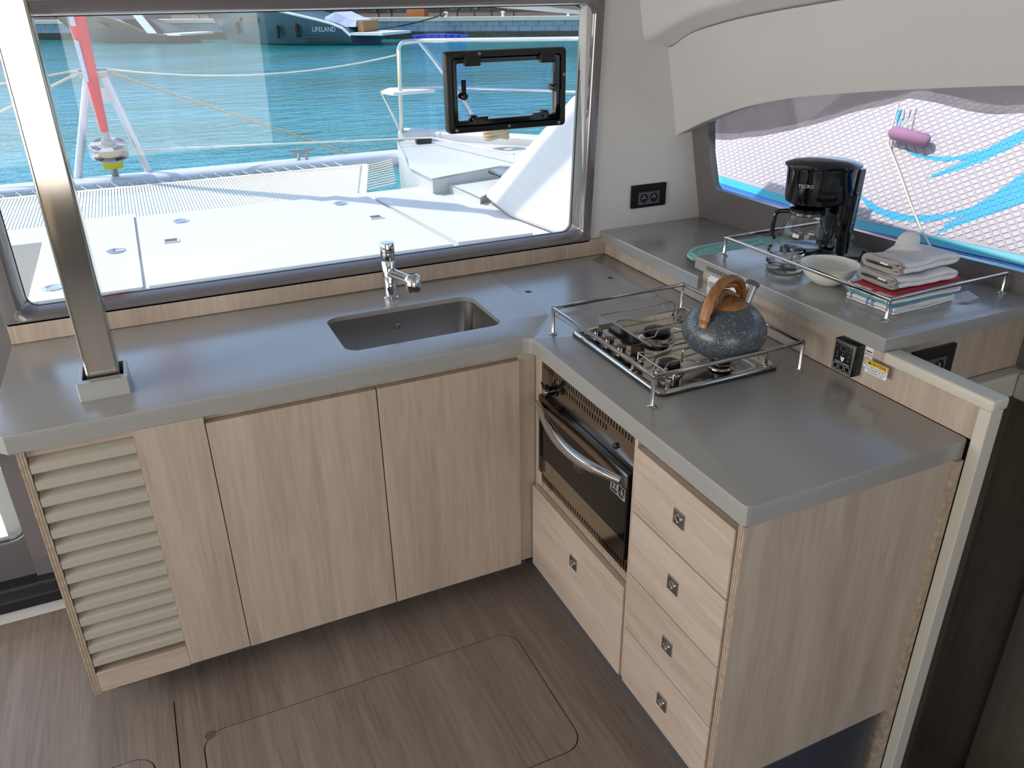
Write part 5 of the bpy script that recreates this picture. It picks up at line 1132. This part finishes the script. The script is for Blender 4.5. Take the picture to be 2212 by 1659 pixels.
obj('swim_platform', loft(B(), [[fa_(u, w, z) for w, z in ((1.7, 0.55), (1.7, 0.68), (-1.7, 0.68), (-1.7, 0.55))] for u in (0.97, 1.12)], cap=True), 'boat_white', ya)
yb_, fb_, hb_, sb2, axb, latb = yacht('motor_yacht', 'teal-grey motor yacht with black fenders moored along the quay', QZ(500, 92, ZW), QZ(795, 95, ZW), 2.3, [(0, 2.6), (0.3, 2.35), (0.5, 2.15), (0.7, 1.72), (0.85, 1.38), (0.94, 1.1), (1, 0.55)], 1.6, 'hull_teal', 'boat_white')
obj('swim_platform', loft(B(), [[fb_(u, w, z) for w, z in ((1.9, 0.62), (1.9, 0.78), (-1.9, 0.78), (-1.9, 0.62))] for u in (0.99, 1.20)], cap=True), 'boat_white', yb_)
obj('sunbed_cover', loft(B(), [[fb_(u, w, z) for w, z in ((1.2, 1.1), (1.0, h), (-1.0, h), (-1.2, 1.1))] for u, h in ((0.78, 1.7), (0.85, 2.0), (0.93, 1.65), (0.99, 1.5))], cap=True), 'sail_patch', yb_)
obj('stern_seat', loft(B(), [[fb_(u, w, z) for w, z in ((1.0, 0.8), (1.0, 1.45), (-1.0, 1.45), (-1.0, 0.8))] for u in (0.995, 1.03)], cap=True), 'teak', yb_)
obj('hull_strake', prism(B(), [fb_(u, hb_(u) * 0.975 + 0.03, z) for u, z in ((0.62, 0.62), (0.98, 0.52), (0.98, 0.42), (0.62, 0.52))], latb * -0.05), 'hull_black', yb_)
for u in (0.12, 0.28): obj('hull_window', prism(B(), [fb_(u + du, hb_(u + du) + 0.03, z) for du, z in ((0, 1.75), (0.10, 1.7), (0.10, 1.45), (0, 1.5))], latb * -0.06), 'black_gloss', yb_)
for u, z in ((0.17, 1.05), (0.53, 0.85), (0.66, 0.95)):
    c_ = fb_(u, hb_(u) + 0.16, z); obj('fender', tube(B(), [c_ + Vector((0, 0, -0.42)), c_ + Vector((0, 0, -0.36)), c_ + Vector((0, 0, 0.34)), c_ + Vector((0, 0, 0.42))], [0.06, 0.15, 0.15, 0.05], 12), 'black_satin', yb_, 40)
text('name_lettering', 'LIFELAND', 0.42, fb_(0.835, hb_(0.84) + 0.06, 0.98), axb, (0, 0, 1), 'print_silver', yb_)
text('maker_lettering', 'EVO', 0.26, fb_(0.70, hb_(0.70) + 0.06, 1.28), axb, (0, 0, 1), 'print_grey', yb_)
# blue floating cubes
fo = QZ(890, 89, ZW); ft = thing('floating_dock', 'bright blue floating dock of plastic cubes by the quay', 'floating dock', fo); f0 = None
for i in range(8):
    for j in range(2):
        if f0 is None: b = bev(box(B(), 0.02, 0.48, -0.48, -0.02, -0.1, 0.38), 0.05, 2); remap(b, lambda c: fo + dq * c.x + nq * c.y + Vector((0, 0, c.z))); f0 = obj('float_cube', b, 'float_blue', ft, 40)
        else: o = f0.copy(); C.objects.link(o); o.location = dq * 0.5 * i - nq * 0.5 * j + Vector((0, 0, 0.08 * math.sin(i * 0.45)))
rope('mooring_line', 'dark mooring line from the stern of the teal yacht to the quay', [fb_(1.1, 1.0, 0.9), QU(-10.0, 0.24, 1.56), QU(-9.8, -0.44, 1.68)], 0.05, 'black_satin', 0.10)
# ---------------------------------------------------------------- paddle board outside the side window
SU = Vector((0.64, 0, 0.77)); SN = Vector((-0.77, 0, 0.64))
def PB(y, s, o=0.0): return Vector((1.5, 0, 0.05)) + SU * s + Vector((0, y, 0)) + SN * o
def topb(px, py):
    v = Q(px, py, SN, SN.dot(Vector((1.5, 0, 0.05)))); return (v.y, (v - Vector((1.5, v.y, 0.05))).dot(SU))
pbd = thing('paddle_board', 'white inflatable paddle board with turquoise swooshes leaning outside the side window', 'paddle board', PB(0.2, -0.1, -0.1))
def low(y): return -0.055 + 0.02 * ((y - 0.3) / 1.0) ** 2 + (1.6 * max(0, (y - 1.12)) ** 2 if y > 1.12 else 0) + (0.25 * max(0, (-1.1 - y) / 0.7) ** 2 if y < -1.1 else 0)
def high(y): return 0.74 - (low(y) + 0.055)
ys = np.linspace(1.46, -1.75, 40); rows = []
for y in ys:
    a, b_ = low(y), high(y); rr = []
    for o, k in ((0, 0.0), (-0.02, -0.022), (-0.06, -0.032), (-0.10, -0.022), (-0.12, 0.0)): rr.append(PB(y, a + k + 0.02, o))
    for o, k in ((-0.12, 0.0), (-0.10, 0.022), (-0.06, 0.032), (-0.02, 0.022), (0, 0.0)): rr.append(PB(y, b_ + k - 0.02, o))
    rows.append(rr)
obj('hull', loft(B(), rows, cap=True), 'board_blue', pbd, 50)
def strip(f0, f1, o, m, name):
    b = B(); loft(b, [[PB(y, f0(y), o), PB(y, f1(y), o), PB(y, f1(y), -0.004), PB(y, f0(y), -0.004)] for y in ys], cap=True); return obj(name, b, m, pbd)
padlow = lambda y: float(np.interp(y, [-1.75, -0.34, 0.31, 0.70, 1.19, 1.95], [0.14, 0.080, 0.040, 0.051, 0.056, 0.30]))
strip(lambda y: padlow(y) - 0.032, padlow, 0.003, 'board_teal', 'rail_band')
strip(padlow, lambda y: high(y) - 0.06, 0.004, 'pad_white', 'deck_pad')
sw1 = [(1937, 240), (1948, 240), (1950, 318), (1990, 338), (2060, 342), (2130, 325), (2212, 282), (2270, 250), (2270, 300), (2212, 308), (2130, 350), (2060, 375), (1998, 388), (2050, 365), (2090, 348), (2030, 352), (1975, 340), (1943, 312)]
sw2 = [(1849, 413), (1870, 430), (1910, 455), (1970, 468), (2040, 465), (2100, 450), (2150, 420), (2212, 375), (2290, 320), (2290, 415), (2212, 440), (2130, 470), (2070, 490), (2020, 512), (2050, 482), (2090, 468), (2000, 482), (1930, 478), (1880, 455)]
swp = [[topb(*p) for p in s] for s in (sw1, sw2)]
def inpoly(x, y, P_):
    r = False; j = len(P_) - 1
    for i in range(len(P_)):
        if (P_[i][1] > y) != (P_[j][1] > y) and x < (P_[j][0] - P_[i][0]) * (y - P_[i][1]) / (P_[j][1] - P_[i][1]) + P_[i][0]: r = not r
        j = i
    return r
for s in swp: obj('swoosh', remap(plate(s, [], 0.0, 0.0012), lambda c: PB(c.x, c.y, 0.0041 + c.z)), 'swoosh_blue', pbd)
cells = []
for j in range(34):
    for i in range(56):
        y = 1.42 - i * 0.038 - (0.019 if j % 2 else 0); s = 0.062 + j * 0.0158
        if s - 0.013 > padlow(y): cells.append((y, s))
cells.sort(key=lambda c: (PB(c[0], c[1]) - CAM).length + (10 if (c[0] < -0.62 or c[1] > 0.42) else 0))
def colour_at(y, s): return 1 if any(inpoly(y, s, P_) for P_ in swp) else 0
def diamond(bm, y, s, mi, n=1):
    """one raised rhombus; where a swoosh edge crosses it, its top is cut finer so the printed edge runs through it"""
    h_, w_ = 0.0128, 0.0168
    base = [(-w_, 0), (0, -h_), (w_, 0), (0, h_)]; k_ = 0.76
    a = [bm.verts.new(PB(y + p[0], s + p[1], 0.0040)) for p in base]; b_ = [bm.verts.new(PB(y + p[0] * k_, s + p[1] * k_, 0.0066)) for p in base]
    for k in range(4): bm.faces.new((a[k], a[(k + 1) % 4], b_[(k + 1) % 4], b_[k])).material_index = mi if n == 1 else colour_at(y + (base[k][0] + base[(k + 1) % 4][0]) * 0.5, s + (base[k][1] + base[(k + 1) % 4][1]) * 0.5)
    if n == 1: bm.faces.new(b_).material_index = mi; return
    def pt(u, v): return ((base[0][0] * (1 - u) * (1 - v) + base[1][0] * u * (1 - v) + base[2][0] * u * v + base[3][0] * (1 - u) * v) * k_, (base[0][1] * (1 - u) * (1 - v) + base[1][1] * u * (1 - v) + base[2][1] * u * v + base[3][1] * (1 - u) * v) * k_)
    for i in range(n):
        for j in range(n):
            q_ = [pt(i / n, j / n), pt((i + 1) / n, j / n), pt((i + 1) / n, (j + 1) / n), pt(i / n, (j + 1) / n)]; c_ = pt((i + 0.5) / n, (j + 0.5) / n)
            bm.faces.new([bm.verts.new(PB(y + p[0], s + p[1], 0.0066)) for p in q_]).material_index = colour_at(y + c_[0], s + c_[1])
def crossed(y, s): return len({colour_at(y + dy, s + ds) for dy, ds in ((0, 0), (0.015, 0), (-0.015, 0), (0, 0.011), (0, -0.011))}) > 1
proto = {}
for y, s in cells[:300]:
    k = colour_at(y, s)
    if crossed(y, s):
        b = B(); diamond(b, y, s, 0, 5); obj('diamond', b, ['pad_diamond', 'swoosh_blue'], pbd); continue
    if k not in proto:
        b = B(); diamond(b, 0, 0, 0); me = bpy.data.meshes.new('diamond'); b.to_mesh(me); b.free(); me.materials.append(MATS['swoosh_blue' if k else 'pad_diamond']); proto[k] = me
    o = bpy.data.objects.new('diamond', proto[k]); C.objects.link(o); o.location = PB(y, s) - PB(0, 0); attach(o, pbd)
db = B()
for y, s in cells[300:]: diamond(db, y, s, colour_at(y, s), 4 if crossed(y, s) else 1)
o = obj('diamond_grip', db, ['pad_diamond', 'swoosh_blue'], pbd); o['kind'] = 'stuff'
h0, h1 = topb(1938, 300), topb(2012, 320); hq = tube(B(), [PB(h0[0], h0[1], 0.035), PB(*[h0[k] * 0.95 + h1[k] * 0.05 for k in (0, 1)], 0.04), PB(*[h0[k] * 0.05 + h1[k] * 0.95 for k in (0, 1)], 0.04), PB(h1[0], h1[1], 0.035)], [0.020, 0.026, 0.026, 0.020], 14)
hn = obj('carry_handle', hq, 'handle_mauve', pbd, 50)
cdp = [topb(*p) for p in ((1948, 235), (1930, 300), (1926, 322), (1945, 375), (1968, 440), (1998, 510), (2055, 606))]
obj('leash_cord', tube(B(), [PB(c[0], c[1], 0.03 if k < 3 else 0.014) for k, c in enumerate(cdp)], 0.004, 6), 'rope_white', pbd, 60)
for px0, px1 in (((1955, 240), (1945, 300)), ((1968, 238), (1952, 300)), ((1980, 236), (1966, 292))):
    a, b_ = topb(*px0), topb(*px1); obj('handle_cord', tube(B(), [PB(a[0], a[1], 0.012), PB(b_[0], b_[1], 0.04)], 0.0025, 5), 'rope_white', pbd)
# bunched mesh sunshade hanging outside the side window
sn = Vector((1, 0.1, 0.21)); sdv = 1.0994 + 0.10
bot = [(1500, 306), (1540, 301), (1575, 303), (1605, 298), (1640, 295), (1700, 284), (1780, 263), (1860, 238), (1920, 226), (1960, 213), (2030, 222), (2090, 240), (2150, 247), (2212, 245), (2300, 252), (2450, 260)]
bp_ = [Q(a, b_, sn, sdv) for a, b_ in bot]; rows = []
for i in range(61):
    f = i / 60; k = f * (len(bp_) - 1); i0 = min(int(k), len(bp_) - 2); p = bp_[i0].lerp(bp_[i0 + 1], k - i0); top_z = 0.80; rr = []
    for j in range(15):
        g = j / 14; zz = p.z + (top_z - p.z) * g; bulge = 0.03 * math.sin(math.pi * min(1, g * 3)) * (1 + 0.3 * math.sin(i * 0.7)) + 0.006 * math.sin(i * 0.9 + j * 1.1) + 0.004 * math.sin(j * 2.3 + i * 0.25)
        rr.append(Vector((sdv - 0.1 * p.y - 0.21 * zz + bulge, p.y, zz)))
    rr.append(rr[0] + Vector((0.03, 0, 0.02)))
    rows.append(rr)
tag(obj('sunshade', loft(B(), rows, closed_ring=False), 'mesh_shade', smooth=80), 'bunched grey-brown mesh sunshade hanging outside the side window', 'sunshade')
struct('floor_side_deck', box(B(), 1.25, 2.6, -4.4, 0.74, -0.45, -0.35), 'deck_white', 'white side deck outside the side window')
# ================================================================ lift everything so that the cabin floor is at z = 0
for o in list(bpy.data.objects):
    if o.parent is None and o.type not in ('CAMERA', 'LIGHT'):
        if o.type == 'MESH' and not o.children and o.data.users == 1 and o.location.length < 1e-9:
            vs = [v.co for v in o.data.vertices]
            lo = Vector((min(v.x for v in vs), min(v.y for v in vs), min(v.z for v in vs))); hi = Vector((max(v.x for v in vs), max(v.y for v in vs), 0))
            bs = Vector(((lo.x + hi.x) / 2, (lo.y + hi.y) / 2, lo.z)); o.data.transform(Matrix.Translation(-bs)); o.location = bs
        o.location.z += T
